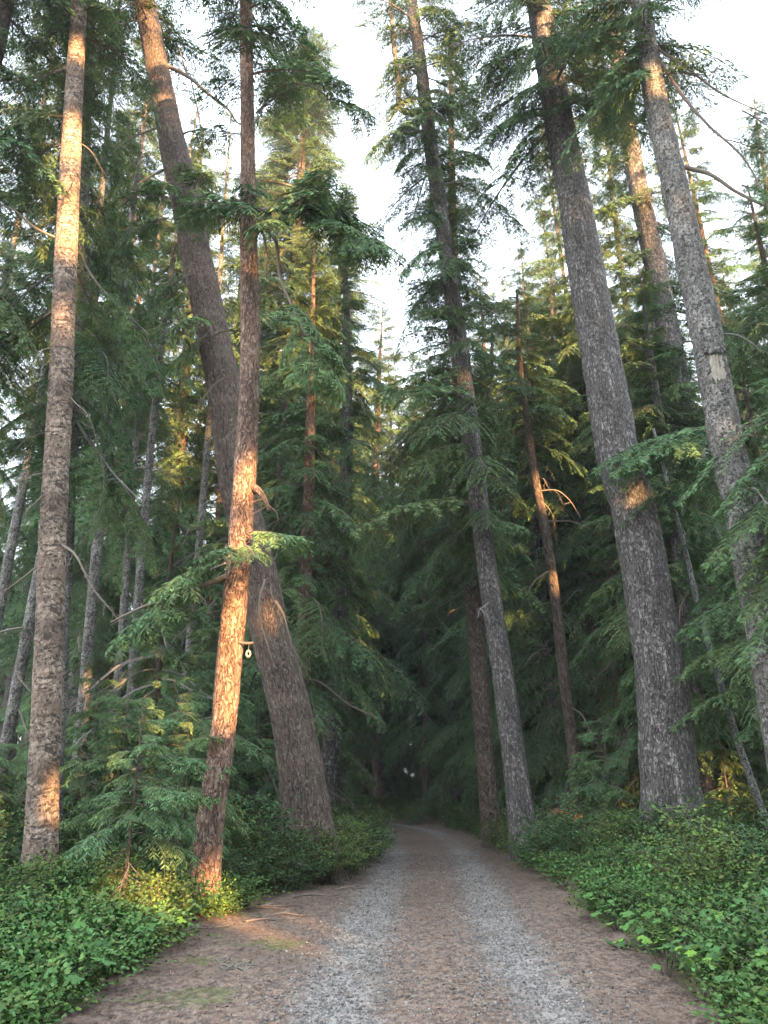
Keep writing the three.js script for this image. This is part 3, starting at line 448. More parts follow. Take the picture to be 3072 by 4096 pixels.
{
  const t = hero('bank_hemlock', 'half-grown hemlock sending one long flat bough across the thickest trunk', [[7.6, 0.6, -14.3, 0.13], [7.55, 4, -14.3, 0.12], [7.5, 7.4, -14.3, 0.07], [7.48, 8.6, -14.3, 0.05]], bark.brown, { seed: 28, up: 0.8, seg: 16, rings: 60 });
  crown(t.root, t.R, t.path, { from: 2, to: 9.6, reach: 2.6, per: 10, shape: 0.5 });
  boughOn(t, [[7.4, 8.3, -14.2, 183, 2, 3.3], [7.4, 8.1, -14.2, 190, 0, 3.2], [6.6, 8.2, -14.15, 185, -4, 2.2], [7.4, 7.6, -14.2, 165, -6, 2.9]]);
}
// trees of the wood, each [x, z, height, crown from, reach, trunk radius, bark, lean x]
function tree(name, label, group, [x, z, H, from, reach, r, mat, lean = 0], seed, o = {}) {
  const y = groundY(x, z), root = thing(name, label, 'tree', V(x, y, z), 0, group), R = rng(seed * 7 + 3);
  const still = o.clear ? 0 : 1, bend = still * (R() - 0.5) * 0.04 * H, lx = lean + still * (R() - 0.5) * 0.03 * H, P = [0, 0.25, 0.5, 0.75, 1].map((t) => V(lx * t + bend * Math.sin(t * 3), t * H - 0.1, (R() - 0.5) * 0.01 * H));
  part('trunk', limb(P, [r * 1.12, r, r * 0.82, r * 0.55, 0.02], { seg: o.seg ?? 14, rings: o.rings ?? 40, rough: 0.035, flare: 0.2, seed }), bark[mat], root);
  const c = new THREE.CatmullRomCurve3(P, false, 'centripetal'), path = (h) => c.getPoint(clamp(h / H, 0, 1));
  crown(root, R, path, { from, to: H * 0.99, reach, per: o.per ?? 7, shape: o.shape ?? 0.7, pitch: o.pitch ?? -0.1, gappy: o.clear ? 2 : 0.45 });
  if (o.bare) deadMass(root, R, path, 1, H * 0.65, 16, r * 0.5, R() < 0.5 ? M.dead : M.greyTwig, o.bare);
  if (from > 2.5 && !o.clear) deadMass(root, R, path, 1.2, from + 2, Math.round(from * 1.6), r * 0.8, o.deadMat ?? M.dead);
  return root;
}
let sd = 500;
// named neighbours
tree('bank_side_conifer', 'dense dark conifer hanging its boughs beside the pale tan trunk, away from the road', null, [-7.7, -11.2, 26, 5, 2.9, 0.24, 'brown'], sd++, { per: 5.5 });
tree('grey_pole_conifer', 'slim grey conifer pole deep between the pale tan trunk and the orange-lit trunk', 'slim grey poles', [-6.9, -18.5, 24, 11, 2.2, 0.13, 'lichen'], sd++);
for (const [x, z] of [[-6.3, -20.2], [-5.5, -21.5], [-8.1, -17.2], [-9.4, -18.4], [-7.5, -22.5]]) tree('grey_pole_conifer', 'slim grey conifer pole deep between the pale tan trunk and the orange-lit trunk', 'slim grey poles', [x, z, 22 + 5 * hash2(x * 10 | 0, z * 10 | 0, 1), 12, 2.0, 0.12, 'lichen'], sd++, { per: 5 });
const mids = [ // mid-storey hemlocks
  [-4.6, -16.5, 7.5, 1.2, 1.7, 0.08, 'brown'], [-3.7, -19.5, 10, 1.0, 2.1, 0.1, 'brown'], [-5.6, -24, 15, 2, 2.4, 0.14, 'brown'], [-1.9, -18.4, 16, 3.4, 2.3, 0.19, 'red'], [-1.5, -20.9, 20, 4.5, 2.1, 0.22, 'furrowed'], [-3.1, -23, 16, 2.2, 2.6, 0.16, 'brown'], [-3.3, -15.6, 5, 0.7, 1.3, 0.05, 'brown'],
  [5.9, -24.3, 15, 2.2, 2.7, 0.14, 'brown'], [4.9, -22.6, 17, 2, 2.6, 0.16, 'furrowed'], [5.8, -22, 16, 1.8, 2.8, 0.16, 'brown'], [4.9, -28.4, 20, 3, 2.8, 0.2, 'brown'], [6.7, -19.6, 12, 2.4, 2.6, 0.13, 'brown'], [4.4, -26.2, 16, 2.6, 2.6, 0.14, 'brown'], [5.0, -24.6, 19, 1.5, 3, 0.17, 'furrowed'], [4.3, -30.5, 17, 2.2, 3, 0.18, 'brown'], [8.4, -20.6, 14, 1.2, 3, 0.16, 'brown'], [-3.6, -26.4, 16, 1.6, 2.8, 0.17, 'brown'], [7.3, -18.5, 15, 1.8, 2.9, 0.17, 'furrowed'], [9.5, -16.5, 16, 1.5, 3, 0.18, 'brown'], [6.6, -26, 20, 2, 3, 0.2, 'brown'], [9.8, -24, 19, 2, 3, 0.2, 'furrowed'],
];
mids.forEach((a) => tree('midstorey_hemlock', a[0] < 0 ? 'half-grown hemlock with drooping green boughs in the wood behind the leaning trunk' : 'half-grown hemlock with dark layered boughs in the wood behind the thickest trunk', a[0] < 0 ? 'half-grown hemlocks behind the leaning trunk' : 'half-grown hemlocks behind the thickest trunk', a, sd++, { per: a[0] < 0 ? 8 : 11, shape: 0.42, rings: 30, bare: 1.3 }));
{
  const R = rng(123);
  for (const [x, z] of [[2.8, -36.5], [1.3, -40.6], [0.4, -46], [1.9, -47], [0.6, -40], [4.4, -35], [-0.8, -39.4], [4.8, -33], [-2.8, -40.5], [3.4, -38.2], [0.2, -43.5], [-5.4, -31.5], [5.6, -36.5], [-1.6, -43], [4.6, -41.4], [-4.5, -42.2], [6.9, -31]]) tree('young_hemlock', 'young hemlock with boughs to the ground closing the view at the bend of the road', 'young hemlocks at the bend', [x, z, 5 + 4.5 * R(), 0.4, 1.9, 0.07, 'brown'], sd++, { per: 8, shape: 0.55, rings: 12, seg: 8 });
}
tree('dark_road_conifer', 'dark conifer trunk in shade just behind the forked grey-brown conifer', null, [2.62, -20.2, 27, 7, 2.6, 0.215, 'brown'], sd++);
tree('bank_conifer', 'dark conifer trunk on the far bank between the thin crooked stem and the thickest trunk', null, [6.1, -20.8, 26, 8, 2.6, 0.2, 'brown'], sd++);
tree('golden_conifer', 'tallest far conifer with its whole upper crown lit golden by the sun', null, [-3.7, -30, 38, 7, 4.2, 0.36, 'brown'], sd++, { per: 17, shape: 0.25 });
tree('golden_conifer', 'second far conifer with golden sunlit boughs standing behind the tallest golden one', null, [-2.2, -35, 33, 6, 3.4, 0.32, 'brown'], sd++, { per: 11, shape: 0.3 });
tree('golden_conifer', 'pale sunlit far conifer standing alone just past the bend of the road', null, [-0.2, -38, 27, 4, 3.2, 0.28, 'brown'], sd++, { per: 11, shape: 0.35 });
tree('golden_conifer', 'far conifer with golden sunlit top beside the slim grey poles', null, [-8.6, -29, 31, 6, 3.2, 0.3, 'brown'], sd++, { per: 14, shape: 0.4 });
// the wood farther in
{
  const R = rng(77), placed = [[-0.2, -38], [-3.9, -30], [-2.2, -35], [-8.6, -29]];
  for (const a of mids) placed.push([a[0], a[1]]);
  let n = 0, tries = 0;
  while (n < 118 && tries++ < 9000) {
    const D = tries < 500 ? 34 + 30 * R() : 23 + 52 * Math.pow(R(), 0.9), b = tries < 500 ? 0.015 + (R() * 2 - 1) * 0.13 : (R() * 2 - 1) * 0.62, x = b * D, z = -D;
    if (Math.abs(roadDist(x, z)) < 2.6 || placed.some(([a, c]) => Math.hypot(a - x, c - z) < 2.5 + D * 0.016)) continue;
    let H = 20 + 17 * R(); const ahead = Math.abs(b - 0.015) < 0.13;
    if (ahead) { if (D < 31) continue; H = (0.47 + 0.15 * R()) * D; }
    if (b < -0.17 && D > 27 && R() < 0.4) H *= 0.62;
    if (b > 0.09) H = Math.max(H, 26 + 8 * R());
    placed.push([x, z]); n++;
    const side = b < -0.05 ? 0 : b > 0.1 ? 1 : 2, lab = ['background conifer in the thinner, brighter wood beyond the grey poles', 'background conifer in the dim wood on the bank behind the thickest trunk', 'background conifer closing the view beyond the bend of the road'][side];
    tree('background_conifer', lab, lab.replace('conifer', 'conifers'), [x, z, H, H * (0.06 + 0.2 * R()), 2.2 + 1.2 * R(), 0.13 + 0.16 * R(), ['brown', 'furrowed', 'red', 'lichen'][Math.floor(R() * 4)]], sd++, { per: 8, shape: 0.42, rings: 20, seg: 10 });
  }
}
{
  const R = rng(212), ms = [[], [], []], cs = [[], [], []], tr = [];
  for (let i = 0; i < 150; i++) {
    const D = 62 + 60 * R(), b = (R() * 2 - 1) * 0.75, x = b * D, z = -D, y = groundY(x, z), H = 15 + 9 * R(), reach = 2.6 + 1.2 * R();
    const g = new THREE.CylinderGeometry(0.04, 0.2, H, 6, 1); g.translate(x, y + H / 2 - 0.1, z); tr.push(g);
    for (let k = 0; k < 90; k++) { const f = R(), az = R() * 6.283, len = Math.max(0.6, reach * Math.pow(1 - f, 0.6) * (0.6 + 0.5 * R())), q = k % 3; ms[q].push(boughAt(V(x, y + 0.5 + f * (H - 0.6), z), az, lerp(-0.3, 0.4, f * f), 0, len / 3.1)); cs[q].push(tone(R)); }
  }
  const root = thing('far_wood', 'far mass of conifers closing the wood beyond the last trunks one can tell apart', 'wood', V()); root.userData.kind = 'stuff';
  part('trunks', mergeGeometries(tr), bark.brown, root, 'stuff'); ms.forEach((m, q) => copies('crown', BOUGH.l[q], [M.branchWood, M.needle], m, cs[q], root));
}
// the wood behind the viewer that the evening sun filters through
{
  const R = rng(91), qs = SHAFTS.map((s) => acrossSun(s.p.x, s.p.z));
  const fx = SUN.x / Math.hypot(SUN.x, SUN.z), fz = SUN.z / Math.hypot(SUN.x, SUN.z);
  const spots = [[-0.1, 20], [-0.15, 29], [3.02, 23.5], [3.0, 33], [1.38, 25], [1.36, 37], [9.55, 21], [11.15, 27], [11.9, 34], [9.6, 36]].map(([q, t]) => [q, t, 0]);
  for (let row = 0; row < 5; row++) for (let i = -9; i <= 9; i++) spots.push([i * 3.3 + (row * 1.27) % 3.3 + (R() - 0.5) * 1.2, 17 + row * 4.2 + R() * 2, 30]);
  for (let [q, t, tries] of spots) {
    for (let k = 0; k < tries && qs.some((a) => Math.abs(a - q) < 0.55); k++) q += 0.1;
    const x = q * fz + t * fx, z = -q * fx + t * fz;
    if (Math.abs(roadDist(x, z)) < 3.4 && z < 14) continue;
    if (z < 1.5) continue;
    tree('shade_conifer', 'tall conifer in the wood behind the viewpoint that the low sun filters through', 'conifers behind the viewpoint', [x, z, q > 12.3 && q < 17.5 ? 22 + 2.5 * R() : q > 6.3 && q < 8.9 ? 18 + 2.5 * R() : q > -6 && q < -1 ? 21 + 3 * R() : 25 + 5 * R(), 1.2 + 2 * R(), 3.1, 0.26, 'brown'], sd++, { per: 13, shape: 0.4, clear: true, rings: 16, seg: 10 });
  }
}

// ---------------------------------------------------------------- saplings
function sapling(label, x, z, H, from, reach, R, bent = 0, group) {
  const y = groundY(x, z), root = thing('fir_sapling', label, 'sapling', V(x, y, z), 0, group), P = [0, 0.3, 0.6, 1].map((t) => V(bent * Math.sin(t * 2.5), t * H - 0.05, 0.02 * Math.sin(t * 7)));
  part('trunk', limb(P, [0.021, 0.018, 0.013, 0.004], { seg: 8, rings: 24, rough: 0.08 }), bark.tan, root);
  const c = new THREE.CatmullRomCurve3(P), path = (h) => c.getPoint(clamp(h / H, 0, 1));
  crown(root, R, path, { from, to: H, reach, per: 26, shape: 0.55, pitch: 0.0, minL: 0.2 });
  deadMass(root, R, path, 0.5, from + 0.3, 9, 0.01, M.dead, 0.3);
}
{
  const R = rng(31);
  sapling('fir sapling with bare sunlit stem and umbrella of boughs beside the yellow-green shrub', -2.88, -9.5, 2.5, 1.1, 0.95, R, 0.0);
  sapling('crooked small fir sapling standing just beyond the bare-stemmed sapling', -2.75, -10.9, 2.5, 1.1, 0.9, R, 0.12);
  sapling('thin dark fir sapling leaning beside the foot of the orange-lit trunk', -2.62, -11.7, 2.6, 1.2, 0.9, R, -0.05);
  for (const [x, z, H] of [[-4.1, -12.6, 3.2], [-3.6, -13.6, 3.6], [-6.2, -12.8, 2.6], [-5.6, -15.6, 4.2]]) sapling('bushy fir sapling in the undergrowth between the pale tan and orange-lit trunks', x, z, H, 0.5, 1.2, R, 0.1 * (R() - 0.5), 'bushy fir saplings');
  for (const [x, z, H] of [[-2.6, -16.6, 3], [6.9, -16.5, 3.2], [8.2, -18.6, 4.5], [4.9, -17.8, 3], [7.4, -12.6, 2.4]]) sapling('young hemlock among the shrubs behind the big trunks by the road', x, z, H, 0.4, 1.2, R, 0.1 * (R() - 0.5), 'young hemlocks behind the big trunks');
}

// ---------------------------------------------------------------- shrubs and leafy plants
function shrubGeo(seed, H, W, leafL, n) {
  const R = rng(seed), st = new Soup(), lf = new Soup();
  for (let i = 0; i < n; i++) {
    const a = R() * 6.283, rr = W * Math.sqrt(R()), top = V(Math.cos(a) * rr, H * (1 - 0.45 * (rr / W) ** 2) * (0.65 + 0.4 * R()), Math.sin(a) * rr), b = V(top.x * 0.25, -0.05, top.z * 0.25), mid = V(top.x * 0.55, top.y * 0.62, top.z * 0.55);
    st.rod(b, mid, 0.005, 0.0036); st.rod(mid, top, 0.0036, 0.0018);
    for (let k = 0; k < 7; k++) {
      const q = 0.3 + 0.7 * R(), p = q < 0.55 ? b.clone().lerp(mid, q / 0.55) : mid.clone().lerp(top, (q - 0.55) / 0.45), ta = R() * 6.283, tl = 0.1 + 0.18 * R(), e = p.clone().add(V(Math.cos(ta) * tl, 0.02 + 0.09 * R(), Math.sin(ta) * tl));
      st.rod(p, e, 0.0018, 0.001);
      const d = e.clone().sub(p).normalize(), side = V().crossVectors(d, Y).normalize();
      for (let j = 0; j < 9; j++) {
        const u = 0.2 + 0.8 * (j + R()) / 9, pp = p.clone().lerp(e, u), sg = j % 2 ? 1 : -1, dd = d.clone().multiplyScalar(j === 8 ? 1 : 0.55).addScaledVector(side, j === 8 ? 0 : sg * 0.85); dd.y += (R() - 0.6) * 1.1; dd.normalize();
        const ls = V().crossVectors(dd, V((R() - 0.5) * 2.4, 1, (R() - 0.5) * 2.4)).normalize(), l = leafL * (0.7 + 0.6 * R()), c = 0.5 + 0.75 * R(), y = R() < 0.2 ? 1.15 + 0.5 * R() : 0.85 + 0.25 * R();
        lf.blade(pp, dd, ls, l, l * 0.56, [c * y, c, c * (0.7 + 0.4 * R())], 0.45);
      }
    }
  }
  return [st.geo(), lf.geo()];
}
const shrubs = [[601, 0.64, 0.42, 0.037, 19], [602, 0.84, 0.5, 0.04, 26], [603, 0.52, 0.45, 0.033, 18], [604, 1.0, 0.5, 0.043, 28], [605, 0.42, 0.4, 0.034, 17]].map((a) => shrubGeo(...a));
const shrubMats = [M.shrub, (() => { const m = M.shrub.clone(); m.color.setRGB(0.05, 0.115, 0.042); return m; })(), (() => { const m = M.shrub.clone(); m.color.setRGB(0.09, 0.145, 0.034); return m; })()];
function shrub(x, z, k, s, turn, label, group, mk = 0) {
  const o = thing('leafy_shrub', label, 'shrub', V(x, groundY(x, z), z), turn, group); o.scale.set(s, s * (0.9 + 0.25 * hash2(x * 50 | 0, z * 50 | 0, 2)), s);
  part('stems', shrubs[k][0], M.stem, o, 'stuff'); part('leaves', shrubs[k][1], shrubMats[mk], o, 'stuff'); return o;
}
{
  const R = rng(55); let n = 0; const used = [];
  const fits = (x, z, d) => !used.some(([a, b]) => Math.hypot(a - x, b - z) < d);
  const areas = [
    [92, () => [2.1 + 7.2 * Math.pow(R(), 1.1), -4.5 - 13.5 * R()], 'knee-high green shrub in the thicket on the bank in front of the thickest trunk', 'shrubs on the bank before the thickest trunk', 0.5],
    [66, () => [-1.2 - 6.5 * R(), -7 - 10 * R()], 'small-leaved green shrub in the thicket around the foot of the orange-lit trunk', 'shrubs around the orange-lit trunk', 0.5],
    [52, () => [0.1 - 2.6 * R(), -11.8 - 9 * R()], 'low green shrub crowding the road at the foot of the leaning trunk', 'shrubs at the foot of the leaning trunk', 0.45],
    [26, () => [2.3 + 1.3 * R(), -15.5 - 13.5 * R()], 'leafy shrub lining the road edge past the forked conifer', 'shrubs lining the road past the forked conifer', 0.44],
    [22, () => [0.2 - 1.3 * R(), -18 - 11 * R()], 'leafy shrub lining the road edge past the leaning trunk', 'shrubs lining the road past the leaning trunk', 0.44],
    [40, () => [-5 + 12 * R(), -23 - 13 * R()], 'bright green shrub growing in the gloom by the bend of the road', 'shrubs by the bend of the road', 0.6],
  ];
  for (const [count, where, label, group, gap] of areas) {
    let c = 0, tries = 0;
    while (c < count && tries++ < 3000) {
      const [x, z] = where(), d = roadDist(x, z), e = Math.abs(d) - (d > 0 ? rightW(z) : leftW(z)); if (e < (z < -11.5 && d < 0 ? 0.12 : 0.28) || !fits(x, z, gap)) continue;
      if (x < 0 && x > -4.4 && z > -8.2 && e < 0.6) continue;
      if (Math.hypot(x + 2.28, z + 10.8) < 0.55 || Math.hypot(x + 4.62, z + 11.5) < 0.75 || x > -5.3 && x < -3.5 && z > -11.5 && z < -9.7) continue;
      used.push([x, z]); c++; n++;
      const k = e < 0.6 ? [2, 4, 0][Math.floor(R() * 3)] : Math.floor(R() * 5);
      shrub(x, z, k, (0.85 + 0.4 * R()) * (gap < 0.46 ? 1.12 : 1.05), R() * 6.28, label, group, Math.floor(R() * 3));
    }
  }
  for (const [x, z, q] of [[-1.15, -12.9, 0.95], [-0.85, -13.4, 1.0], [-0.62, -14.1, 1.0], [-1.75, -12.4, 1.0], [-0.5, -14.9, 1.0], [-0.35, -15.8, 1.0], [-0.25, -16.9, 1.2], [-1.35, -13.3, 1.0], [-0.15, -18.2, 1.2]]) shrub(x, z, [1, 3, 0][n++ % 3], q, n, 'waist-high shrub pressing against the road side of the leaning trunk', 'tall shrubs by the leaning trunk', n % 3);
  const y = shrub(-2.35, -9.2, 1, 0.95, 1, 'yellow-green shrub catching the sun in front of the orange-lit trunk', null, 2);
  // low seedlings and leaves carpeting the floor: nobody could count them
  const low = shrubGeo(631, 0.2, 0.24, 0.036, 8), mats = [], cols = [];
  for (let i = 0; i < 5200; i++) {
    const D = 5 + 34 * Math.pow(R(), 1.5), b = (R() * 2 - 1) * 0.62, x = b * D, z = -D, d = roadDist(x, z), e = Math.abs(d) - (d > 0 ? rightW(z) : leftW(z)); if (e < 0.05 + 0.3 * R()) continue;
    mats.push(new THREE.Matrix4().compose(V(x, groundY(x, z) - 0.01, z), new THREE.Quaternion().setFromAxisAngle(Y, R() * 6.28), V(1, 0.8 + 0.7 * R(), 1).multiplyScalar(0.7 + 0.8 * R()))); cols.push(tone(R));
  }
  const gc = copies('ground_cover', low[1], M.shrub, mats, cols, scene); tag(gc, 'low leafy seedlings covering the forest floor', 'ground cover', null, 'stuff');
}
// broad lobed leaves, each a mesh of its own
function lobedLeaf(seed) {
  const R = rng(seed), rim = [], lobes = 5; for (let i = 0; i <= 20; i++) { const a = lerp(-2.5, 2.5, i / 20), lob = Math.abs(Math.cos(a * lobes / 2 * 0.82)), r = (0.5 + 0.5 * lob * (1 - 0.22 * Math.abs(a) / 2.5)) * (0.94 + 0.12 * R()); rim.push(V(Math.cos(a) * r * 0.62 + 0.2, -0.16 * r * r * (0.5 + Math.abs(Math.sin(a * 2.5))) + 0.05 * lob, Math.sin(a) * r * 0.62)); }
  const s = new Soup(), o = V(0, 0.03, 0); for (let i = 0; i < 20; i++) { const c = 0.92 + 0.16 * ((i % 4) / 4); s.tri(o, rim[i + 1], rim[i], [c, c, c]); } return s.geo();
}
const LEAF = [0, 1, 2].map((k) => lobedLeaf(701 + k));
const leafTones = [[0.062, 0.14, 0.032], [0.09, 0.18, 0.03], [0.048, 0.115, 0.033], [0.115, 0.205, 0.03]].map((c) => leafMat(...c, 0.75));
{
  const R = rng(66);
  function plant(x, z, n, size, H, label, group, bright) {
    const root = thing('lobed_leaf_plant', label, 'plant', V(x, groundY(x, z), z), R() * 6.28, group), st = new Soup();
    for (let i = 0; i < n; i++) {
      const a = i * 2.4 + R(), rr = 0.08 + 0.26 * Math.sqrt(R()), h = H * (0.55 + 0.55 * R()), p = V(Math.cos(a) * rr, h, Math.sin(a) * rr);
      st.rod(V(p.x * 0.1, -0.03, p.z * 0.1), V(p.x * 0.6, h * 0.7, p.z * 0.6), 0.004, 0.003); st.rod(V(p.x * 0.6, h * 0.7, p.z * 0.6), p, 0.003, 0.002);
      const l = part('leaf', LEAF[Math.floor(R() * 3)], leafTones[R() < bright ? (R() < 0.4 ? 3 : 1) : (R() < 0.5 ? 0 : 2)], root); l.position.copy(p); l.rotation.set((R() - 0.5) * 0.7, -a, -0.1 - 0.35 * R(), 'YXZ'); l.scale.setScalar(size * (0.7 + 0.6 * R()));
    }
    part('stalks', st.geo(), M.stem, root, 'stuff');
  }
  const right = [[2.55, -6.3], [2.85, -6.7], [3.2, -6.9], [2.6, -7.1], [3.05, -7.5], [3.4, -7.4], [2.75, -7.9], [3.3, -8.1], [3.7, -7.9], [3.0, -8.6], [3.6, -8.7], [2.5, -8.5], [4.1, -8.6], [2.35, -6.75], [3.0, -6.2], [3.9, -9.3], [2.6, -9.5], [3.5, -6.4], [3.8, -7.0], [4.2, -7.5], [4.5, -8.1], [3.25, -5.9], [2.75, -5.8], [3.45, -7.8], [2.9, -7.05], [3.15, -7.2], [2.45, -7.4]];
  for (const [x, z] of right) plant(x + (R() - 0.5) * 0.15, z + (R() - 0.5) * 0.15, 14, 0.105, 0.36, 'bright green plant with broad lobed leaves spilling from the bank onto the road edge', 'lobed-leaf plants on the bank', z > -8 ? 0.5 : 0.2);
  const left = [[-2.35, -6.4], [-2.7, -6.7], [-2.45, -7.0], [-2.9, -7.2], [-2.55, -7.6], [-3.1, -7.8], [-2.4, -7.9], [-3.4, -7.1], [-3.0, -6.4], [-2.75, -8.3], [-3.5, -8.2], [-2.2, -8.3]];
  for (const [x, z] of left) plant(x, z, 10, 0.11, 0.36, 'green plant with broad lobed leaves at the corner of the pull-out below the sapling', 'lobed-leaf plants by the pull-out', 0.2);
  const sr = thing('ground_rosette', 'small plant with a few long smooth leaves at the road edge below the bank shrubs', 'plant', V(2.32, groundY(2.32, -8.6), -8.6));
  for (let i = 0; i < 5; i++) { const s = new Soup(), d = V(Math.cos(i * 1.3), 0.45, Math.sin(i * 1.3)).normalize(); s.blade(V(), d, V().crossVectors(d, Y).normalize(), 0.2, 0.07, [1, 1, 1], 0.5); part('leaf', s.geo(), leafTones[2], sr); }
}

// ---------------------------------------------------------------- things on and by the road
{
  const R = rng(71);
  // stones and litter too many to count
  const stone = (seed) => { const g = new THREE.IcosahedronGeometry(1, 0), p = g.attributes.position, q = rng(seed), m = new Map(); for (let i = 0; i < p.count; i++) { const k = [p.getX(i), p.getY(i), p.getZ(i)].map((v) => v.toFixed(2)).join(); if (!m.has(k)) m.set(k, 0.7 + 0.6 * q()); const s = m.get(k); p.setXYZ(i, p.getX(i) * s, p.getY(i) * s * 0.6, p.getZ(i) * s * 0.85); } g.computeVertexNormals(); return g; };
  const spot = (zmin, zmax, pw) => { const z = -lerp(zmin, zmax, Math.pow(R(), pw)); return z; };
  const roadX = (z) => { let best = roadPts[0]; for (const p of roadPts) if (Math.abs(p.z - z) < Math.abs(best.z - z)) best = p; return best.x; };
  const zc = new Map(), cx = (z) => { const k = Math.round(z * 4); if (!zc.has(k)) zc.set(k, roadX(z)); return zc.get(k); };
  const gm = [[], []], gcol = [[], []];
  for (let i = 0; i < 26000; i++) {
    const z = spot(4.2, 19, 1.35), d = (R() < 0.5 ? -1 : 1) * 0.74 + (R() + R() + R() - 1.5) * 0.62, x = cx(z) + d, s = 0.005 + 0.013 * R() * R() + 0.003 * R(), k = i % 2;
    gm[k].push(new THREE.Matrix4().compose(V(x, groundY0(x, z) + s * 0.2, z), new THREE.Quaternion().setFromEuler(new THREE.Euler(R() * 0.6, R() * 6, R() * 0.6)), V(s, s, s)));
    const b = 0.3 + 1.25 * R() * R() + 0.25 * R(); gcol[k].push(new THREE.Color().setRGB(b * (1 + 0.06 * R()), b, b * (0.97 + 0.06 * R())));
  }
  function groundY0(x, z) { return (fbm(x * 1.7 + 90, z * 1.7 + 90, 512, 512, 5, 3) - 0.5) * 0.03 + 0.008 - 0.025 * tracks(x - cx(z)); }
  gm.forEach((m, k) => tag(copies('gravel', stone(801 + k), simple(0.175, 0.166, 0.15, 0.95), m, gcol[k], scene), 'loose grey gravel in the wheel tracks', 'gravel', null, 'stuff'));
  const chip = new Soup(); chip.blade(V(-0.5, 0, 0), V(1, 0.12, 0).normalize(), V(0, 0, 1), 1, 0.16, [1, 1, 1]); chip.blade(V(-0.3, 0.02, 0.1), V(0.8, 0.05, 0.6).normalize(), V(-0.6, 0, 0.8), 0.8, 0.13, [0.8, 0.8, 0.8]);
  const cm = [], cc = [];
  for (let i = 0; i < 34000; i++) {
    const z = spot(4.2, 18, 1.3), d = -leftW(z) - 0.3 + R() * (leftW(z) + rightW(z) + 0.6); if (R() < 0.75 * tracks(d)) continue;
    const x = cx(z) + d, s = 0.025 + 0.06 * R() * R();
    cm.push(new THREE.Matrix4().compose(V(x, groundY(x, z) + 0.014 - 0.02 * tracks(d), z), new THREE.Quaternion().setFromEuler(new THREE.Euler((R() - 0.5) * 0.7, R() * 6.28, (R() - 0.5) * 0.7, 'YXZ')), V(s, s, s)));
    const b = 0.3 + 2.0 * R() * R() * R() + 0.5 * R(), y = R(); cc.push(new THREE.Color().setRGB(b, b * (0.86 + 0.2 * y), b * (0.8 + 0.3 * y)));
  }
  const lm = simple(0.155, 0.098, 0.069); lm.side = THREE.DoubleSide; lm.vertexColors = true;
  tag(copies('needle_litter', chip.geo(), lm, cm, cc, scene), 'reddish brown needles, bark flakes and twigs littering the road', 'litter', null, 'stuff');
  const cone = new THREE.SphereGeometry(1, 6, 5); cone.scale(1.5, 0.8, 0.8); const om = [];
  for (let i = 0; i < 150; i++) { const z = spot(4.4, 17, 1.2), d = -leftW(z) + R() * (leftW(z) + rightW(z)), x = cx(z) + d, s = 0.006 + 0.006 * R(); om.push(new THREE.Matrix4().compose(V(x, groundY(x, z) + 0.012, z), new THREE.Quaternion().setFromAxisAngle(Y, R() * 6), V(s, s, s))); }
  tag(copies('fallen_cones', cone, simple(0.05, 0.032, 0.024), om, null, scene), 'small dark fallen cones scattered over the road', 'cones', null, 'stuff');
  // sticks that can be told apart
  const stick = (x, z, L, r, turn, label, group, mat = M.dead) => {
    const o = thing('fallen_twig', label, 'twig', V(x, groundY(x, z) + 0.012, z), turn, group), P = [0, 0.33, 0.66, 1].map((t) => V((t - 0.5) * L, r + 0.015 * Math.sin(t * 9 + L * 7), 0.06 * L * Math.sin(t * 4 + L * 3)));
    part('wood', limb(P, [r, r * 0.85, r * 0.7, r * 0.35], { seg: 6, rings: 14, rough: 0.1, seed: Math.round(L * 100) }), mat, o);
    const s = new Soup(); for (let k = 0; k < 4; k++) { const p = P[1 + (k % 2)].clone().add(V((R() - 0.5) * L * 0.3, 0, 0)), l = L * (0.12 + 0.2 * R()); s.rod(p, p.clone().add(V(l * 0.7, 0.02 + 0.03 * R(), (k % 2 ? 1 : -1) * l * 0.6)), r * 0.45, r * 0.2); } part('side_twig', s.geo(), mat, o, 'stuff');
  };
  for (const [x, z, L, a] of [[-1.5, -11.2, 0.9, 0.2], [-1.1, -10.5, 0.7, -0.1], [-1.75, -10.9, 1.1, 0.35], [-0.9, -12.2, 0.8, 0.1], [-0.45, -12.9, 0.6, 0.25], [-1.35, -10.2, 0.55, 0.05], [-0.6, -13.6, 0.7, 0.2], [-2.0, -9.6, 0.6, 0.5]]) stick(x, z, L, 0.011, a, 'thin fallen branch on the litter between the orange-lit trunk and the road', 'fallen branches by the orange-lit trunk');
  for (const [x, z, a, l] of [[-1.3, -7.9, 0.2, 0.3], [-1.45, -8.02, -0.3, 0.2], [-1.2, -7.8, 0.7, 0.24], [-1.38, -7.78, 0.05, 0.16]]) stick(x, z, l, 0.008, a, 'pale lichen-crusted stick lying with others on the mossy litter', 'lichen-crusted sticks', M.lichenTwig);
  stick(0.15, -12.6, 0.3, 0.008, 0.1, 'short grey twig lying in the far wheel track', null, M.greyTwig);
  for (const [x, z, L, a] of [[3.3, -9.3, 1.0, -0.5], [3.9, -10.6, 1.2, -0.6], [4.6, -11.6, 0.9, -0.8]]) stick(x, z, L, 0.013, a, 'bare stick slanting through the shrubs on the bank', 'sticks in the bank shrubs');
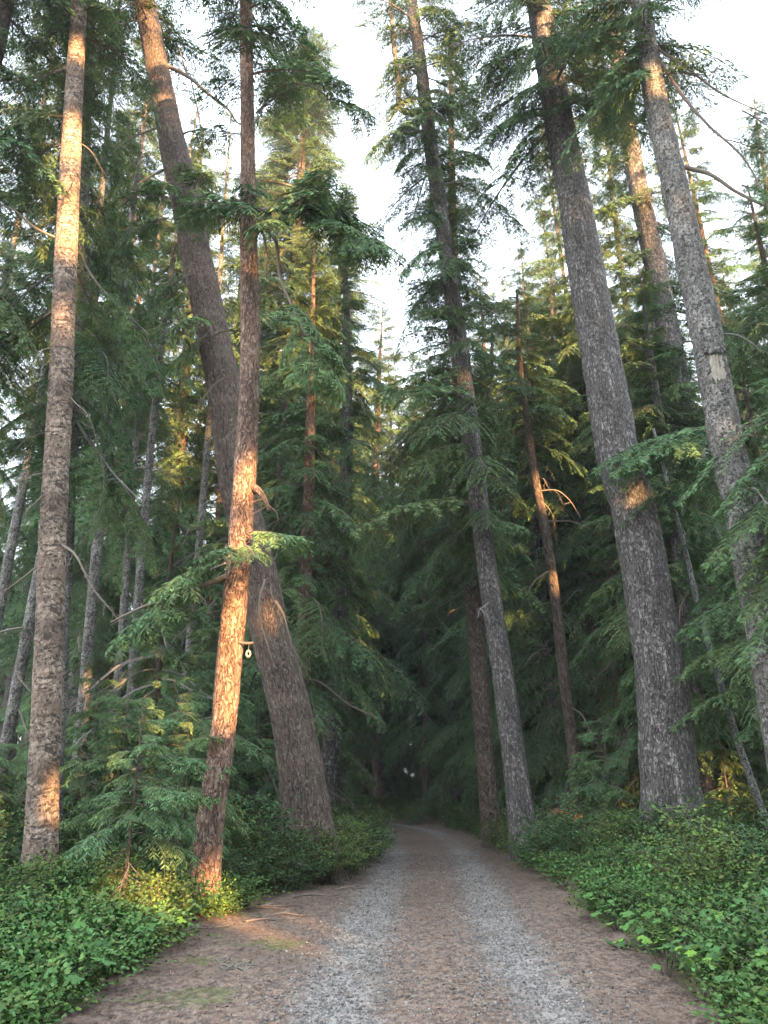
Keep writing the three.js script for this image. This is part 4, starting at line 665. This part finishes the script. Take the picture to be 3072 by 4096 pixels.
  // mossy log lying behind the thin stem, and one across the undergrowth
  const log = (x, z, L, r, turn, label, mat) => { const o = thing('fallen_log', label, 'log', V(x, groundY(x, z) + r * 0.7, z), turn); part('wood', limb([0, 0.3, 0.7, 1].map((t) => V((t - 0.5) * L, 0.03 * Math.sin(t * 6), 0)), [r, r * 0.97, r * 0.9, r * 0.8], { seg: 16, rings: 40, rough: 0.07, seed: 4 }), bark[mat], o); const b = part('branch_stub', limb([V(0.1 * L, r * 0.7, 0), V(0.14 * L, r * 1.6, 0.05)], [r * 0.3, r * 0.2], { seg: 7, rings: 4 }), bark[mat], o); return b; };
  log(4.9, -21.9, 3.6, 0.3, 0.06, 'fallen log with sunlit top lying behind the thin crooked stem', 'tan');
  log(-3.3, -13.2, 2.6, 0.12, 0.1, 'mossy fallen log in the undergrowth behind the saplings', 'brown');
  // broken snag and a thin white stem in the wood
  const snag = thing('broken_snag', 'short broken snag with a splintered top between the two front trunks', 'snag', V(-5.35, groundY(-5.35, -18), -18)); part('trunk', limb([V(0, -0.1, 0), V(-0.02, 1.5, 0), V(-0.05, 2.85, 0)], [0.16, 0.13, 0.11], { seg: 14, rings: 40, rough: 0.06 }), bark.lichen, snag); for (let k = 0; k < 4; k++) part('splinter', limb([V(-0.05 + 0.07 * Math.cos(k * 1.6), 2.8, 0.07 * Math.sin(k * 1.6)), V(-0.05 + 0.06 * Math.cos(k * 1.6), 3.0 + 0.1 * (k % 2), 0.05 * Math.sin(k * 1.6))], [0.035, 0.008], { seg: 5, rings: 3 }), M.rawWood, snag);
  const wt = hero('white_stem_tree', 'thin leaning tree with white bark in the dark wood behind the lichen-flecked trunk', [[7.15, 0.7, -15.5, 0.07], [6.8, 2.3, -15.5, 0.066], [6.6, 3.5, -15.5, 0.062], [6.4, 4.8, -15.5, 0.056], [6.3, 5.9, -15.5, 0.05]], bark.white, { seed: 44, seg: 14, rings: 60, up: 3 }); deadOnTrunk(wt.root, wt.R, wt.path, 3, 7, 5, 0.05, M.greyTwig); crown(wt.root, wt.R, wt.path, { from: 5.4, to: 8, reach: 1.0, per: 6 });
}
{
  // small ring hung from a stub on the orange-lit trunk
  const o = thing('hanging_ring', 'small pale wooden ring hanging by a cord from a stub on the orange-lit trunk', 'ornament', V(-1.87, 3.36, -10.66));
  part('bracket', limb([V(-0.2, 0.03, -0.08), V(-0.02, 0.0, 0), V(0.07, 0.005, 0.0)], [0.024, 0.02, 0.019], { seg: 8, rings: 12, rough: 0.1 }), M.dead, o);
  const s = new Soup(); s.rod(V(0.01, 0, 0), V(0.01, -0.1, 0), 0.003, 0.003); part('cord', s.geo(), M.rawWood, o);
  const g = new THREE.TorusGeometry(0.03, 0.014, 8, 20); g.scale(0.9, 1.25, 0.8); const r = part('ring', g, M.rawWood, o); r.position.set(0.01, -0.145, 0);
}
renderer.render(scene, camera);
